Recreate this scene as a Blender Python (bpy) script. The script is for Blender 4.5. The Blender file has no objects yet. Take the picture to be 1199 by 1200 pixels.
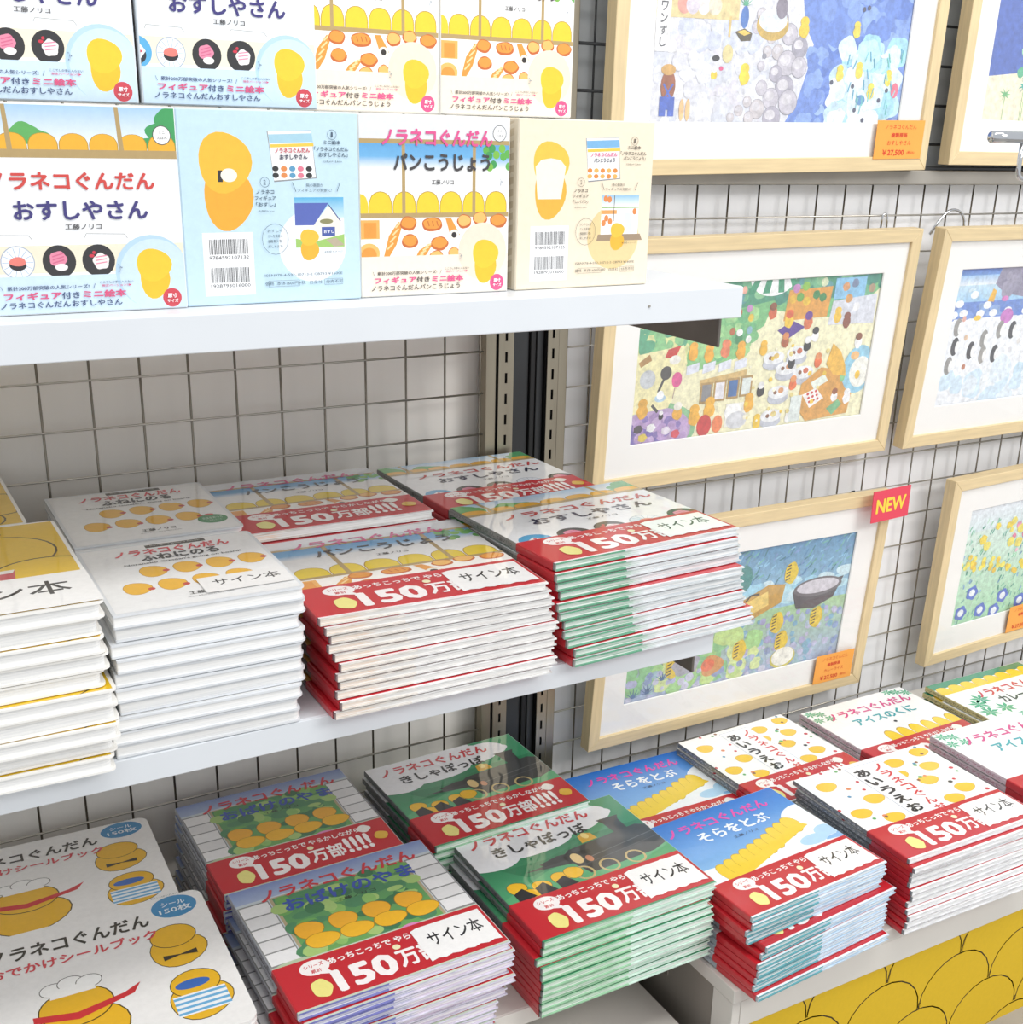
import bpy, bmesh, math, random
from mathutils import Matrix, Vector

S = bpy.context.scene
COL = S.collection

# ------------------------------------------------------------------ camera
cam_d = bpy.data.cameras.new('camera')
cam_d.sensor_fit = 'VERTICAL'; cam_d.sensor_height = 36.0; cam_d.sensor_width = 36.0
cam_d.lens = 1411.563 / 1200 * 36.0
cam_d.shift_x = -6.0 / 1200; cam_d.shift_y = 69.17 / 1200
cam_d.clip_start = 0.02
cam = bpy.data.objects.new('camera', cam_d); COL.objects.link(cam)
R0 = [[0.8700739786933982, -0.4924057174629922, 0.022536215529586887],
      [-0.15036431418119856, -0.30867684064143214, -0.9392066764415816],
      [0.4694271451689367, 0.8137906471945839, -0.3426119348726227]]
m = Matrix.Identity(4)
for i in range(3):
    m[i][0] = R0[0][i]; m[i][1] = -R0[1][i]; m[i][2] = -R0[2][i]
m[0][3], m[1][3], m[2][3] = -0.17522918, -1.26110263, 0.24563082
cam.matrix_world = m
S.camera = cam

# ------------------------------------------------------------------ light
S.view_settings.view_transform = 'Standard'
S.view_settings.look = 'None'
S.view_settings.gamma = 1.0
S.view_settings.exposure = -0.2
S.view_settings.use_curve_mapping = False
w = bpy.data.worlds.new('shop_air'); S.world = w; w.use_nodes = True
bg = w.node_tree.nodes['Background']; bg.inputs[0].default_value = (0.93, 0.96, 1.0, 1); bg.inputs[1].default_value = 1.0
def area(name, loc, size, power, target, col=(1, 1, 1)):
    d = bpy.data.lights.new(name, 'AREA'); d.shape = 'RECTANGLE'; d.size, d.size_y = size; d.energy = power; d.color = col
    o = bpy.data.objects.new(name, d); COL.objects.link(o); o.location = loc
    o.rotation_euler = (Vector(target) - Vector(loc)).to_track_quat('-Z', 'Y').to_euler()
area('ceiling_lamp', (0.6, -1.2, 1.9), (2.4, 0.5), 32, (0.6, -0.3, 0.0), (1, 0.985, 0.96))
area('ceiling_lamp', (2.2, -2.6, 1.7), (1.6, 0.8), 52, (1.2, 0.0, -0.2), (1, 0.985, 0.97))

# ------------------------------------------------------------------ helpers
def lin(c):
    if isinstance(c, str):
        c = c.lstrip('#'); c = ''.join(k * 2 for k in c) if len(c) == 3 else c; c = [int(c[i:i + 2], 16) / 255 for i in (0, 2, 4)]
    return tuple((v / 12.92 if v <= 0.04045 else ((v + 0.055) / 1.055) ** 2.4) for v in c[:3]) + (1.0,)

def material(name, color, rough=0.5, metal=0.0, coat=0.0, spec=0.5, noise=0.0, scale=30, bump=0.0, stretch=(1, 1, 1), coat_rough=0.06, bscale=None):
    mt = bpy.data.materials.new(name); mt.use_nodes = True
    nt = mt.node_tree; b = nt.nodes['Principled BSDF']
    b.inputs['Base Color'].default_value = lin(color); b.inputs['Roughness'].default_value = rough
    b.inputs['Metallic'].default_value = metal; b.inputs['Coat Weight'].default_value = coat
    b.inputs['Coat Roughness'].default_value = coat_rough
    b.inputs['Specular IOR Level'].default_value = spec
    if noise or bump:
        tc = nt.nodes.new('ShaderNodeTexCoord'); mp = nt.nodes.new('ShaderNodeMapping'); mp.inputs['Scale'].default_value = stretch
        nz = nt.nodes.new('ShaderNodeTexNoise'); nz.inputs['Scale'].default_value = scale; nz.inputs['Detail'].default_value = 4
        nt.links.new(tc.outputs['Object'], mp.inputs[0]); nt.links.new(mp.outputs[0], nz.inputs[0])
    if noise:
        mx = nt.nodes.new('ShaderNodeMix'); mx.data_type = 'RGBA'; mx.blend_type = 'MULTIPLY'
        mr = nt.nodes.new('ShaderNodeMapRange'); mr.inputs[1].default_value = 0.3; mr.inputs[2].default_value = 0.7
        mr.inputs[3].default_value = 1 - noise; mr.inputs[4].default_value = 1.0
        nt.links.new(nz.outputs[0], mr.inputs[0]); mx.inputs[0].default_value = 1.0
        mx.inputs[6].default_value = lin(color); nt.links.new(mr.outputs[0], mx.inputs[7]); nt.links.new(mx.outputs[2], b.inputs['Base Color'])
    if bump:
        if bscale:
            nz = nt.nodes.new('ShaderNodeTexNoise'); nz.inputs['Scale'].default_value = bscale; nz.inputs['Detail'].default_value = 1
            nt.links.new(mp.outputs[0], nz.inputs[0])
        bp = nt.nodes.new('ShaderNodeBump'); bp.inputs['Strength'].default_value = bump; bp.inputs['Distance'].default_value = 0.002
        nt.links.new(nz.outputs[0], bp.inputs['Height']); nt.links.new(bp.outputs[0], b.inputs['Normal'])
        if coat: nt.links.new(bp.outputs[0], b.inputs['Coat Normal'])
    return mt

def print_material(name, rough, coat, mottle, bump=0.0, bscale=9, fac_scale=160, spec=0.5, coat_rough=0.05, tint=0.0):
    """printed paper: ink colours come from the mesh attribute 'ink', with a little pigment mottling"""
    mt = bpy.data.materials.new(name); mt.use_nodes = True
    nt = mt.node_tree; b = nt.nodes['Principled BSDF']
    at = nt.nodes.new('ShaderNodeAttribute'); at.attribute_name = 'ink'
    tc = nt.nodes.new('ShaderNodeTexCoord')
    nz = nt.nodes.new('ShaderNodeTexNoise'); nz.inputs['Scale'].default_value = fac_scale; nz.inputs['Detail'].default_value = 5; nz.inputs['Roughness'].default_value = 0.7
    nt.links.new(tc.outputs['Object'], nz.inputs[0])
    mr = nt.nodes.new('ShaderNodeMapRange'); mr.inputs[1].default_value = 0.3; mr.inputs[2].default_value = 0.7
    mr.inputs[3].default_value = 1 - mottle; mr.inputs[4].default_value = 1 + mottle * 0.6
    nt.links.new(nz.outputs[0], mr.inputs[0])
    gm = nt.nodes.new('ShaderNodeMix'); gm.data_type = 'RGBA'; gm.blend_type = 'MULTIPLY'; gm.inputs[0].default_value = 1.0
    nt.links.new(at.outputs['Color'], gm.inputs[6]); nt.links.new(mr.outputs[0], gm.inputs[7])
    tn = nt.nodes.new('ShaderNodeMix'); tn.data_type = 'RGBA'; tn.inputs[0].default_value = tint; tn.inputs[7].default_value = (.92, .92, .94, 1)
    nt.links.new(gm.outputs[2], tn.inputs[6]); nt.links.new(tn.outputs[2], b.inputs['Base Color'])
    b.inputs['Roughness'].default_value = rough; b.inputs['Coat Weight'].default_value = coat
    b.inputs['Coat Roughness'].default_value = coat_rough; b.inputs['Specular IOR Level'].default_value = spec
    if bump:
        n2 = nt.nodes.new('ShaderNodeTexNoise'); n2.inputs['Scale'].default_value = bscale; n2.inputs['Detail'].default_value = 1
        nt.links.new(tc.outputs['Object'], n2.inputs[0])
        bp = nt.nodes.new('ShaderNodeBump'); bp.inputs['Strength'].default_value = bump; bp.inputs['Distance'].default_value = 0.004
        nt.links.new(n2.outputs[0], bp.inputs['Height'])
        nt.links.new(bp.outputs[0], b.inputs['Coat Normal'])
    return mt

def page_material(name, tint, tint2, amount, split=-0.2):
    """paper edges of a book block: thin lines of printed colour between white leaves"""
    mt = bpy.data.materials.new(name); mt.use_nodes = True
    nt = mt.node_tree; b = nt.nodes['Principled BSDF']; b.inputs['Roughness'].default_value = 0.55
    tc = nt.nodes.new('ShaderNodeTexCoord'); mp = nt.nodes.new('ShaderNodeMapping'); mp.inputs['Scale'].default_value = (9, 9, 900)
    nz = nt.nodes.new('ShaderNodeTexNoise'); nz.inputs['Scale'].default_value = 1.0; nz.inputs['Detail'].default_value = 3
    nt.links.new(tc.outputs['Object'], mp.inputs[0]); nt.links.new(mp.outputs[0], nz.inputs[0])
    sx = nt.nodes.new('ShaderNodeSeparateXYZ'); nt.links.new(tc.outputs['Object'], sx.inputs[0])
    n3 = nt.nodes.new('ShaderNodeTexNoise'); n3.inputs['Scale'].default_value = 40; nt.links.new(tc.outputs['Object'], n3.inputs[0])
    ad = nt.nodes.new('ShaderNodeMath'); ad.operation = 'MULTIPLY_ADD'; ad.inputs[1].default_value = 0.05
    nt.links.new(n3.outputs[0], ad.inputs[0]); nt.links.new(sx.outputs[0], ad.inputs[2])
    st = nt.nodes.new('ShaderNodeMapRange'); st.inputs[1].default_value = split; st.inputs[2].default_value = split + 0.012
    nt.links.new(ad.outputs[0], st.inputs[0])
    c1 = nt.nodes.new('ShaderNodeMix'); c1.data_type = 'RGBA'; c1.inputs[6].default_value = lin(tint); c1.inputs[7].default_value = lin(tint2)
    nt.links.new(st.outputs[0], c1.inputs[0])
    r = nt.nodes.new('ShaderNodeMapRange'); r.inputs[1].default_value = 0.38; r.inputs[2].default_value = 0.6
    r.inputs[3].default_value = amount; r.inputs[4].default_value = 0
    nt.links.new(nz.outputs[0], r.inputs[0])
    c2 = nt.nodes.new('ShaderNodeMix'); c2.data_type = 'RGBA'; c2.inputs[6].default_value = lin('#f6f5f2')
    nt.links.new(c1.outputs[2], c2.inputs[7]); nt.links.new(r.outputs[0], c2.inputs[0])
    nt.links.new(c2.outputs[2], b.inputs['Base Color'])
    return mt

M = {}
M['white_paint'] = material('white_paint', '#dee2e6', 0.35, noise=0.03, scale=14)
M['cream_paint'] = material('cream_paint', '#dedad2', 0.4, noise=0.05, scale=10)
M['wall'] = material('wall_panel', '#f7f2ea', 0.6, noise=0.06, scale=4, stretch=(6, 1, 0.4))
M['wall_r'] = material('wall_panel_bright', '#f4f4f5', 0.5, noise=0.04, scale=4, stretch=(6, 1, 0.4))
M['floor'] = material('floor_vinyl', '#a9a59f', 0.45, noise=0.15, scale=20)
M['grey_panel'] = material('grey_panel', '#b9bcbd', 0.45, noise=0.1, scale=6, stretch=(6, 1, 0.5))
M['wire_lit'] = material('wire_steel_lit', '#cbc6bc', 0.3, metal=1.0, noise=0.15, scale=60)  # lighter copy for horizontal wires, their brighter sheen put into the colour
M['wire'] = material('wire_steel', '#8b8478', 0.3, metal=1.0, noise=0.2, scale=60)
M['chrome'] = material('chrome', '#c9cbce', 0.1, metal=1.0)
M['upright'] = material('brushed_upright', '#a39a88', 0.33, metal=0.85, noise=0.15, scale=20, stretch=(3, 3, 0.3))
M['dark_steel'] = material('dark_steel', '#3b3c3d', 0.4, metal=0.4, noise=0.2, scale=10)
M['bracket'] = material('bracket_steel', '#77716a', 0.4, metal=0.3, noise=0.2, scale=30)
M['black'] = material('black_gap', '#121212', 0.6)
M['beam'] = material('beam_steel', '#aaa59c', 0.45, metal=0.3, noise=0.15, scale=20)
M['wood'] = material('maple_wood', '#e6cfa2', 0.45, noise=0.16, scale=14, stretch=(1, 14, 14))
M['wood_v'] = material('maple_wood_upright', '#e6cfa2', 0.45, noise=0.16, scale=14, stretch=(14, 14, 1))
M['mat'] = material('mat_board', '#f4f2ee', 0.8, noise=0.02, scale=60)
M['print'] = print_material('printed_cover', 0.3, 0.7, 0.05, bump=0.25)
M['film'] = print_material('film_wrapped_cover', 0.35, 1.0, 0.05, bump=0.55, bscale=16, coat_rough=0.03)
M['matte'] = print_material('printed_paper', 0.7, 0.0, 0.04)
M['paint'] = print_material('watercolour_print', 0.8, 0.0, 0.30, fac_scale=120, tint=0.10)
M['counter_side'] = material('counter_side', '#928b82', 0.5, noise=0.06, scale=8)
M['cable'] = material('white_cable', '#e8e6e0', 0.4)
gl = bpy.data.materials.new('clear_acrylic'); gl.use_nodes = True
nt = gl.node_tree; nt.nodes.clear()
o_ = nt.nodes.new('ShaderNodeOutputMaterial'); tr = nt.nodes.new('ShaderNodeBsdfTransparent'); gs = nt.nodes.new('ShaderNodeBsdfGlossy'); gs.inputs['Roughness'].default_value = 0.03
fr = nt.nodes.new('ShaderNodeLayerWeight'); fr.inputs[0].default_value = 0.5; pw = nt.nodes.new('ShaderNodeMath'); pw.operation = 'POWER'; pw.inputs[1].default_value = 5.0
ma = nt.nodes.new('ShaderNodeMath'); ma.operation = 'MULTIPLY_ADD'; ma.inputs[1].default_value = 0.6; ma.inputs[2].default_value = 0.02; mx = nt.nodes.new('ShaderNodeMixShader')
nt.links.new(fr.outputs['Facing'], pw.inputs[0]); nt.links.new(pw.outputs[0], ma.inputs[0]); nt.links.new(ma.outputs[0], mx.inputs[0]); nt.links.new(tr.outputs[0], mx.inputs[1]); nt.links.new(gs.outputs[0], mx.inputs[2]); nt.links.new(mx.outputs[0], o_.inputs[0])
M['acrylic'] = gl

def link(name, me, parent=None):
    o = bpy.data.objects.new(name, me); COL.objects.link(o)
    if parent is not None: o.parent = parent
    return o
def tag(o, label=None, cat=None, group=None, kind=None):
    if label: o['label'] = label
    if cat: o['category'] = cat
    if group: o['group'] = group
    if kind: o['kind'] = kind
    return o
def empty(name, loc=(0, 0, 0), rz=0.0):
    o = bpy.data.objects.new(name, None); COL.objects.link(o); o.location = loc; o.rotation_euler = (0, 0, rz); o.empty_display_size = 0.02
    return o

def finish(bm, name, mats, smooth=False):
    bmesh.ops.recalc_face_normals(bm, faces=bm.faces)
    me = bpy.data.meshes.new(name); bm.to_mesh(me); bm.free()
    for mt in (mats if isinstance(mats, (list, tuple)) else [mats]): me.materials.append(mt)
    if smooth:
        for p in me.polygons: p.use_smooth = True
    return me
def box_bm(bm, a, b, bevel=0.0, seg=2):
    x0, y0, z0 = a; x1, y1, z1 = b
    vs = [bm.verts.new(v) for v in ((x0, y0, z0), (x1, y0, z0), (x1, y1, z0), (x0, y1, z0), (x0, y0, z1), (x1, y0, z1), (x1, y1, z1), (x0, y1, z1))]
    fs = [bm.faces.new([vs[i] for i in f]) for f in ((0, 3, 2, 1), (4, 5, 6, 7), (0, 1, 5, 4), (1, 2, 6, 5), (2, 3, 7, 6), (3, 0, 4, 7))]
    if bevel:
        es = list({e for f in fs for e in f.edges})
        bmesh.ops.bevel(bm, geom=es, offset=bevel, segments=seg, profile=0.5, affect='EDGES')
def box(name, a, b, mat, parent=None, bevel=0.0):
    bm = bmesh.new(); box_bm(bm, a, b, bevel)
    return link(name, finish(bm, name, mat), parent)
def tube_bm(bm, pts, r, n=8, closed_ends=True):
    pts = [Vector(p) for p in pts]; rings = []
    prev = None
    for i, p in enumerate(pts):
        d = (pts[min(i + 1, len(pts) - 1)] - pts[max(i - 1, 0)]).normalized()
        if prev is None:
            u = d.orthogonal().normalized()
        else:
            u = (prev - d * prev.dot(d)).normalized()
        prev = u; v = d.cross(u)
        rings.append([bm.verts.new(p + (u * math.cos(2 * math.pi * k / n) + v * math.sin(2 * math.pi * k / n)) * r) for k in range(n)])
    for a, b in zip(rings, rings[1:]):
        for k in range(n): bm.faces.new((a[k], a[(k + 1) % n], b[(k + 1) % n], b[k]))
    if closed_ends:
        bm.faces.new(rings[0]); bm.faces.new(rings[-1])
def tube(name, pts, r, mat, parent=None, n=8):
    bm = bmesh.new(); tube_bm(bm, pts, r, n)
    return link(name, finish(bm, name, mat, True), parent)

# ------------------------------------------------------------------ flat print builder
GLYPH = {}
def glyphs(text, bold=0.02, vertical=False):
    key = (text, bold)
    if key not in GLYPH:
        c = bpy.data.curves.new('t', 'FONT'); c.body = text; c.resolution_u = 2
        o = bpy.data.objects.new('t', c); COL.objects.link(o)
        dg = bpy.context.evaluated_depsgraph_get()
        me = bpy.data.meshes.new_from_object(o.evaluated_get(dg))
        vs = [(v.co.x, v.co.y) for v in me.vertices]; fs = [tuple(p.vertices) for p in me.polygons]
        bpy.data.objects.remove(o); bpy.data.curves.remove(c); bpy.data.meshes.remove(me)
        n1 = max(len(vs), 1)
        if bold > 0.005 and vs:
            n = len(vs); k = 6 if bold < .025 else 8; v0, f0 = list(vs), list(fs)
            for q in range(k):
                dx, dy = bold * math.cos(6.2832 * q / k), bold * math.sin(6.2832 * q / k)
                vs += [(x + dx, y + dy) for x, y in v0]; fs += [tuple(i + n * (q + 1) for i in f) for f in f0]
        if vs:
            x0 = min(v[0] for v in vs); x1 = max(v[0] for v in vs); y0 = min(v[1] for v in vs); y1 = max(v[1] for v in vs)
            vs = [((x - x0) / max(x1 - x0, 1e-6) - 0.5, (y - y0) / max(y1 - y0, 1e-6) - 0.5) for x, y in vs]
        GLYPH[key] = (vs, fs, n1)
    return GLYPH[key]

class Print:
    """ink on one flat sheet; s,t in 0..1 from the sheet's top left corner"""
    def __init__(s, W, H, z0=0.00006, dz=0.000003, clip=True):
        s.W, s.H, s.z, s.dz = W, H, z0, dz; s.v = []; s.f = []; s.c = []; s.clip = clip
    def _pt(s, a, b):
        if s.clip: a = min(max(a, 0), 1); b = min(max(b, 0), 1)
        return ((a - 0.5) * s.W, (0.5 - b) * s.H, s.z)
    def poly(s, pts, col, cols=None):
        n = len(s.v); s.v += [s._pt(*p) for p in pts]; s.f.append(tuple(range(n + len(pts) - 1, n - 1, -1)))
        s.c.append([lin(c) for c in reversed(cols)] if cols else lin(col)); s.z += s.dz
        return s
    def rect(s, a, b, c, d, col): return s.poly([(a, b), (c, b), (c, d), (a, d)], col)
    def grad(s, a, b, c, d, top, bot): return s.poly([(a, b), (c, b), (c, d), (a, d)], None, [top, top, bot, bot])
    def ell(s, a, b, ra, rb, col, n=24, wob=0.0, seed=1):
        if a - ra > 1 or a + ra < 0 or b - rb > 1 or b + rb < 0: return s
        rnd = random.Random(seed); ph = rnd.random() * 6; k = rnd.choice((3, 4, 5))
        return s.poly([(a + ra * (1 + wob * math.sin(k * u + ph)) * math.cos(u), b + rb * (1 + wob * math.sin(k * u + ph)) * math.sin(u)) for u in [2 * math.pi * i / n for i in range(n)]], col)
    def mound(s, a, b, ra, h, col):
        pts = [(a - ra, b)] + [(a + ra * math.cos(math.pi - math.pi * i / 12) * (1.06 if 2 < i < 10 else 1), b - h * (0.35 + 0.65 * math.sin(math.pi * i / 12))) for i in range(13)] + [(a + ra, b)]
        return s.poly(pts, col)
    def blob(s, a, b, ra, rb, col, line=None):
        """plain rounded sack shape, drawn with a darker rim"""
        if line: s.ell(a, b, ra * 1.05, rb * 1.05, line, wob=0.05, seed=7)
        return s.ell(a, b, ra, rb, col, wob=0.05, seed=7)
    def line(s, pts, wd, col):
        asp = s.H / s.W
        for (a, b), (c, d) in zip(pts, pts[1:]):
            dx, dy = c - a, (d - b) * asp; L = math.hypot(dx, dy) or 1; nx, ny = -dy / L * wd / 2, dx / L * wd / 2 / asp
            s.poly([(a + nx, b + ny), (c + nx, d + ny), (c - nx, d - ny), (a - nx, b - ny)], col); s.z -= s.dz
        s.z += s.dz; return s
    def ring(s, a, b, ra, rb, wd, col, u0=0, u1=6.2832, n=24):
        return s.line([(a + ra * math.cos(u0 + (u1 - u0) * i / n), b + rb * math.sin(u0 + (u1 - u0) * i / n)) for i in range(n + 1)], wd, col)
    def text(s, body, a, b, w_, h_, col, bold=0.02, rot=0.0):
        vs, fs, n1 = glyphs(body, bold); n = len(s.v); c, sn = math.cos(rot), math.sin(rot)
        for i, (x, y) in enumerate(vs):
            X, Y = x * w_ * s.W, y * h_ * s.H
            s.v.append(((a - 0.5) * s.W + c * X - sn * Y, (0.5 - b) * s.H + sn * X + c * Y, s.z + (i // n1) * 3e-6))
        k = lin(col)
        for f in fs: s.f.append(tuple(n + i for i in f)); s.c.append(k)
        s.z += s.dz + 27e-6; return s
    def vtext(s, body, a, b, w_, step, col, bold=0.03):
        for i, ch in enumerate(body): s.text(ch, a, b + i * step, w_, step * 0.8 * 1.0, col, bold)
        return s
    def mesh(s, name, mat, xf=None):
        me = bpy.data.meshes.new(name)
        vs = s.v if xf is None else [tuple(xf @ Vector(v)) for v in s.v]
        me.from_pydata(vs, [], s.f)
        at = me.color_attributes.new('ink', 'FLOAT_COLOR', 'CORNER'); buf = []
        for f, c in zip(s.f, s.c):
            if isinstance(c, list):
                for k in c: buf += k
            else: buf += c * len(f)
        at.data.foreach_set('color', buf); me.materials.append(mat); me.update()
        return me

# ------------------------------------------------------------------ the setting
def structure(name, a, b, mat, bevel=0.0):
    o = box(name, a, b, mat, bevel=bevel); o['kind'] = 'structure'; return o
structure('floor', (-1.6, -2.4, -0.9), (3.4, 0.05, -0.85), M['floor'])
structure('wall_left', (-1.6, 0.0265, -0.85), (0.6, 0.06, 0.9), M['wall'])
structure('wall_right', (0.6, 0.0155, -0.85), (3.4, 0.06, 0.195), M['wall_r'])
structure('wall_upper', (0.6, 0.0155, 0.195), (3.4, 0.06, 0.9), M['grey_panel'])

# ------------------------------------------------------------------ wire grids
def wire_panel(name, label, xs, zs, x0, x1, z0, z1, rv=0.0013, rh=0.0013, mat='wire'):
    root = empty(name, (x0, 0, z0)); tag(root, label, 'wire grid')
    def wire(a, b, r):
        bm = bmesh.new(); tube_bm(bm, [Vector(a) - root.location, Vector(b) - root.location], r, 6)
        link('wire', finish(bm, 'wire', M['wire_lit' if (mat == 'wire' and a[2] == b[2]) else mat], True), root)
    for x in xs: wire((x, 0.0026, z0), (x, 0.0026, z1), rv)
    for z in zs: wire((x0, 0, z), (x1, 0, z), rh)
    return root
wire_panel('wire_grid', 'steel wire grid behind the white shelves with the book stacks', [0.05 * i for i in range(-8, 10)] + [0.4965],
           [0.05 * j for j in range(-16, 8)], -0.42, 0.4995, -0.845, 0.42)
wire_panel('wire_grid', 'steel wire grid behind the lower framed pictures at right', [0.8019 + 0.05 * k for k in range(-3, 20)],
           [-0.2022 + 0.05 * j for j in range(-12, 8)], 0.616, 1.76, -0.845, 0.188)
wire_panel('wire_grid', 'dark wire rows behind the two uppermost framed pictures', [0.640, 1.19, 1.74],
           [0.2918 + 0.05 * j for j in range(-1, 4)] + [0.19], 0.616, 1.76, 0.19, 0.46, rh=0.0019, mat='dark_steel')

# beam between lower and upper grid
root = empty('cross_beam', (0.616, 0, 0.189)); tag(root, 'grey steel cross beam under the two uppermost framed pictures', 'beam')
bm = bmesh.new(); box_bm(bm, (0, -0.012, 0.0), (1.15, 0.03, 0.019), 0.0015); link('rail', finish(bm, 'rail', M['beam']), root)
bm = bmesh.new(); box_bm(bm, (0, -0.010, 0.0192), (1.15, 0.029, 0.0235), 0.0008); link('channel', finish(bm, 'channel', M['dark_steel']), root)

# ------------------------------------------------------------------ slotted uprights
def slotted_face(w_, z0, z1, first, pitch=0.0253, sw=0.0034, sh=0.0125, depth=0.0):
    """front sheet with real slots cut out"""
    bm = bmesh.new(); zs = []; z = first
    while z + sh / 2 > z0 + 0.01: z -= pitch
    z += pitch
    slots = []
    while z + sh / 2 < z1 - 0.005: slots.append(z); z += pitch
    c0, c1 = w_ / 2 - sw / 2, w_ / 2 + sw / 2
    def q(a, b, c, d): bm.faces.new([bm.verts.new(v) for v in ((a, 0, b), (c, 0, b), (c, 0, d), (a, 0, d))])
    q(0, z0, c0, z1); q(c1, z0, w_, z1); last = z0
    for s_ in slots:
        q(c0, last, c1, s_ - sh / 2); last = s_ + sh / 2
    q(c0, last, c1, z1)
    bmesh.ops.remove_doubles(bm, verts=bm.verts, dist=1e-6)
    r = bmesh.ops.extrude_face_region(bm, geom=list(bm.faces))
    bmesh.ops.translate(bm, verts=[g for g in r['geom'] if isinstance(g, bmesh.types.BMVert)], vec=(0, 0.0012, 0))
    return bm
u = empty('slotted_upright', (0.5175, 0, -0.85)); tag(u, 'slotted steel upright at the right end of the wire grid behind the shelves', 'upright')
link('slotted_face', finish(slotted_face(0.0205, 0, 1.32, 0.845 - 0.004 + 0.001), 'slotted_face', M['upright']), u).location = (0.001, -0.004, 0)
box('slot_shade', (0.0015, 0.001, 0), (0.021, 0.02, 1.32), M['black'], u)  # black box behind the slots, the shade inside put into its colour
box('edge_strip', (-0.0155, -0.003, 0), (-0.002, 0.012, 1.32), M['upright'], u, 0.0008)
box('dark_gap', (-0.0018, 0.0005, 0), (0.0008, 0.02, 1.32), M['black'], u)  # black strip drawn for the shade in the narrow gap
u = empty('slotted_upright', (0.5865, 0, -0.85)); tag(u, 'slotted steel upright just left of the framed pictures', 'upright')
link('slotted_face', finish(slotted_face(0.0155, 0, 1.32, 0.845 - 0.0115 + 0.0085), 'slotted_face', M['upright']), u).location = (0, -0.004, 0)
box('slot_shade', (0.0005, 0.001, 0), (0.0150, 0.02, 1.32), M['black'], u)  # black again for the shaded slot interior
box('side_strip', (0.0157, -0.004, 0), (0.0285, 0.015, 1.32), M['upright'], u, 0.0008)
u = empty('dark_filler', (0.54, 0, -0.85)); tag(u, 'added dark column in the gap between the two slotted uprights', 'filler')  # boxes added so the open gap between the uprights reads dark
box('filler_face', (0.0, 0.010, 0), (0.028, 0.025, 1.3), M['dark_steel'], u, 0.001)
box('filler_rib', (0.0285, 0.006, 0), (0.0355, 0.025, 1.3), M['black'], u, 0.001)
box('filler_edge', (0.036, 0.004, 0), (0.0455, 0.025, 1.3), M['dark_steel'], u, 0.001)
o = tube('cable', [(0.5407, 0.002, 0.09), (0.5405, 0.002, 0.03), (0.5402, 0.002, -0.02), (0.5385, 0.002, -0.06), (0.5365, 0.004, -0.09)], 0.0016, M['cable'])
tag(o, 'thin white cable hanging beside the left slotted upright', 'cable')

# ------------------------------------------------------------------ shelves
XR = 0.551
def shelf(z, label, mat, zt=0.029, x1=XR, yb=-0.006):
    r = empty('shelf', (x1, -0.4, z - zt)); tag(r, label, 'shelf', 'white metal display shelves')
    def lb(name, a, b, mt, bv=0.0): return box(name, [p - q for p, q in zip(a, r.location)], [p - q for p, q in zip(b, r.location)], mt, r, bv)
    lb('shelf_board', (-0.42, -0.3985, z - 0.006), (x1, yb, z), mat, 0.0012)
    lb('front_lip', (-0.42, -0.4, z - zt), (x1 - 0.0005, -0.3975, z - 0.0005), mat, 0.0008)
    lb('side_lip', (x1 - 0.0025, -0.397, z - zt + 0.006), (x1 - 0.0004, -0.01, z - 0.0065), mat, 0.0006)
    b = lb('bracket', (x1 - 0.0075, -0.378, z - zt - 0.030), (x1 - 0.0045, -0.004, z - 0.0065), M['bracket'], 0.0006)
    b['label'] = 'dark steel bracket'
    lb('bracket', (-0.40, -0.378, z - zt - 0.030), (-0.397, -0.004, z - 0.0065), M['dark_steel'], 0.0006)
    return r
shelf(0.1195, 'top white shelf carrying the boxed book sets', M['white_paint'], 0.028)
shelf(-0.2165, 'middle white shelf carrying front and back book stacks', M['white_paint'], 0.024)
shelf(-0.5975, 'low white shelf carrying the train cover and sticker books', M['cream_paint'], 0.020)
# small screw and scuffs on the top shelf's lip
for sx, sz in ((0.4475, 0.1065),):
    o = bpy.data.objects.get('shelf'); bm = bmesh.new(); bmesh.ops.create_cone(bm, cap_ends=True, segments=12, radius1=0.0013, radius2=0.0010, depth=0.0008, matrix=Matrix.Translation((sx - XR, -0.0004, sz - 0.0915)) @ Matrix.Rotation(math.pi / 2, 4, 'X'))
    link('screw', finish(bm, 'screw', M['beam']), o)
r = empty('base_deck', (0.548, -0.5, -0.85)); tag(r, 'white base deck under the lowest white shelf', 'deck')
box('deck_board', (-0.97, 0, 0.135), (0, 0.49, 0.152), M['cream_paint'], r, 0.0015)
box('kick_plate', (-0.96, 0.02, 0), (-0.01, 0.03, 0.135), M['white_paint'], r, 0.001)
box('end_plate', (-0.012, 0.0305, 0), (-0.001, 0.48, 0.135), M['white_paint'], r, 0.001)

# ------------------------------------------------------------------ counter at right
CT = -0.620
r = empty('display_counter', (0.571, -0.46, -0.85)); tag(r, 'cream display counter with yellow front panel below the framed pictures', 'counter')
h = CT + 0.85
box('counter_top', (0, 0, h - 0.018), (1.25, 0.455, h), M['cream_paint'], r, 0.001)
box('fascia', (0.012, 0.0005, h - 0.054), (1.25, 0.016, h - 0.0184), M['cream_paint'], r, 0.0008)
box('corner_post', (0.0005, 0.001, 0), (0.0115, 0.035, h - 0.0184), M['cream_paint'], r, 0.0008)
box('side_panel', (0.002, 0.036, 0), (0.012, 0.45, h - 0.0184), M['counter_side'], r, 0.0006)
box('support_strip', (0.0125, 0.004, 0), (0.030, 0.02, h - 0.0544), M['cream_paint'], r, 0.0005)
box('front_panel', (0.0305, 0.006, 0), (1.25, 0.016, h - 0.0544), material('yellow_board', '#dcb61c', 0.5, noise=0.05, scale=12), r)
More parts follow.
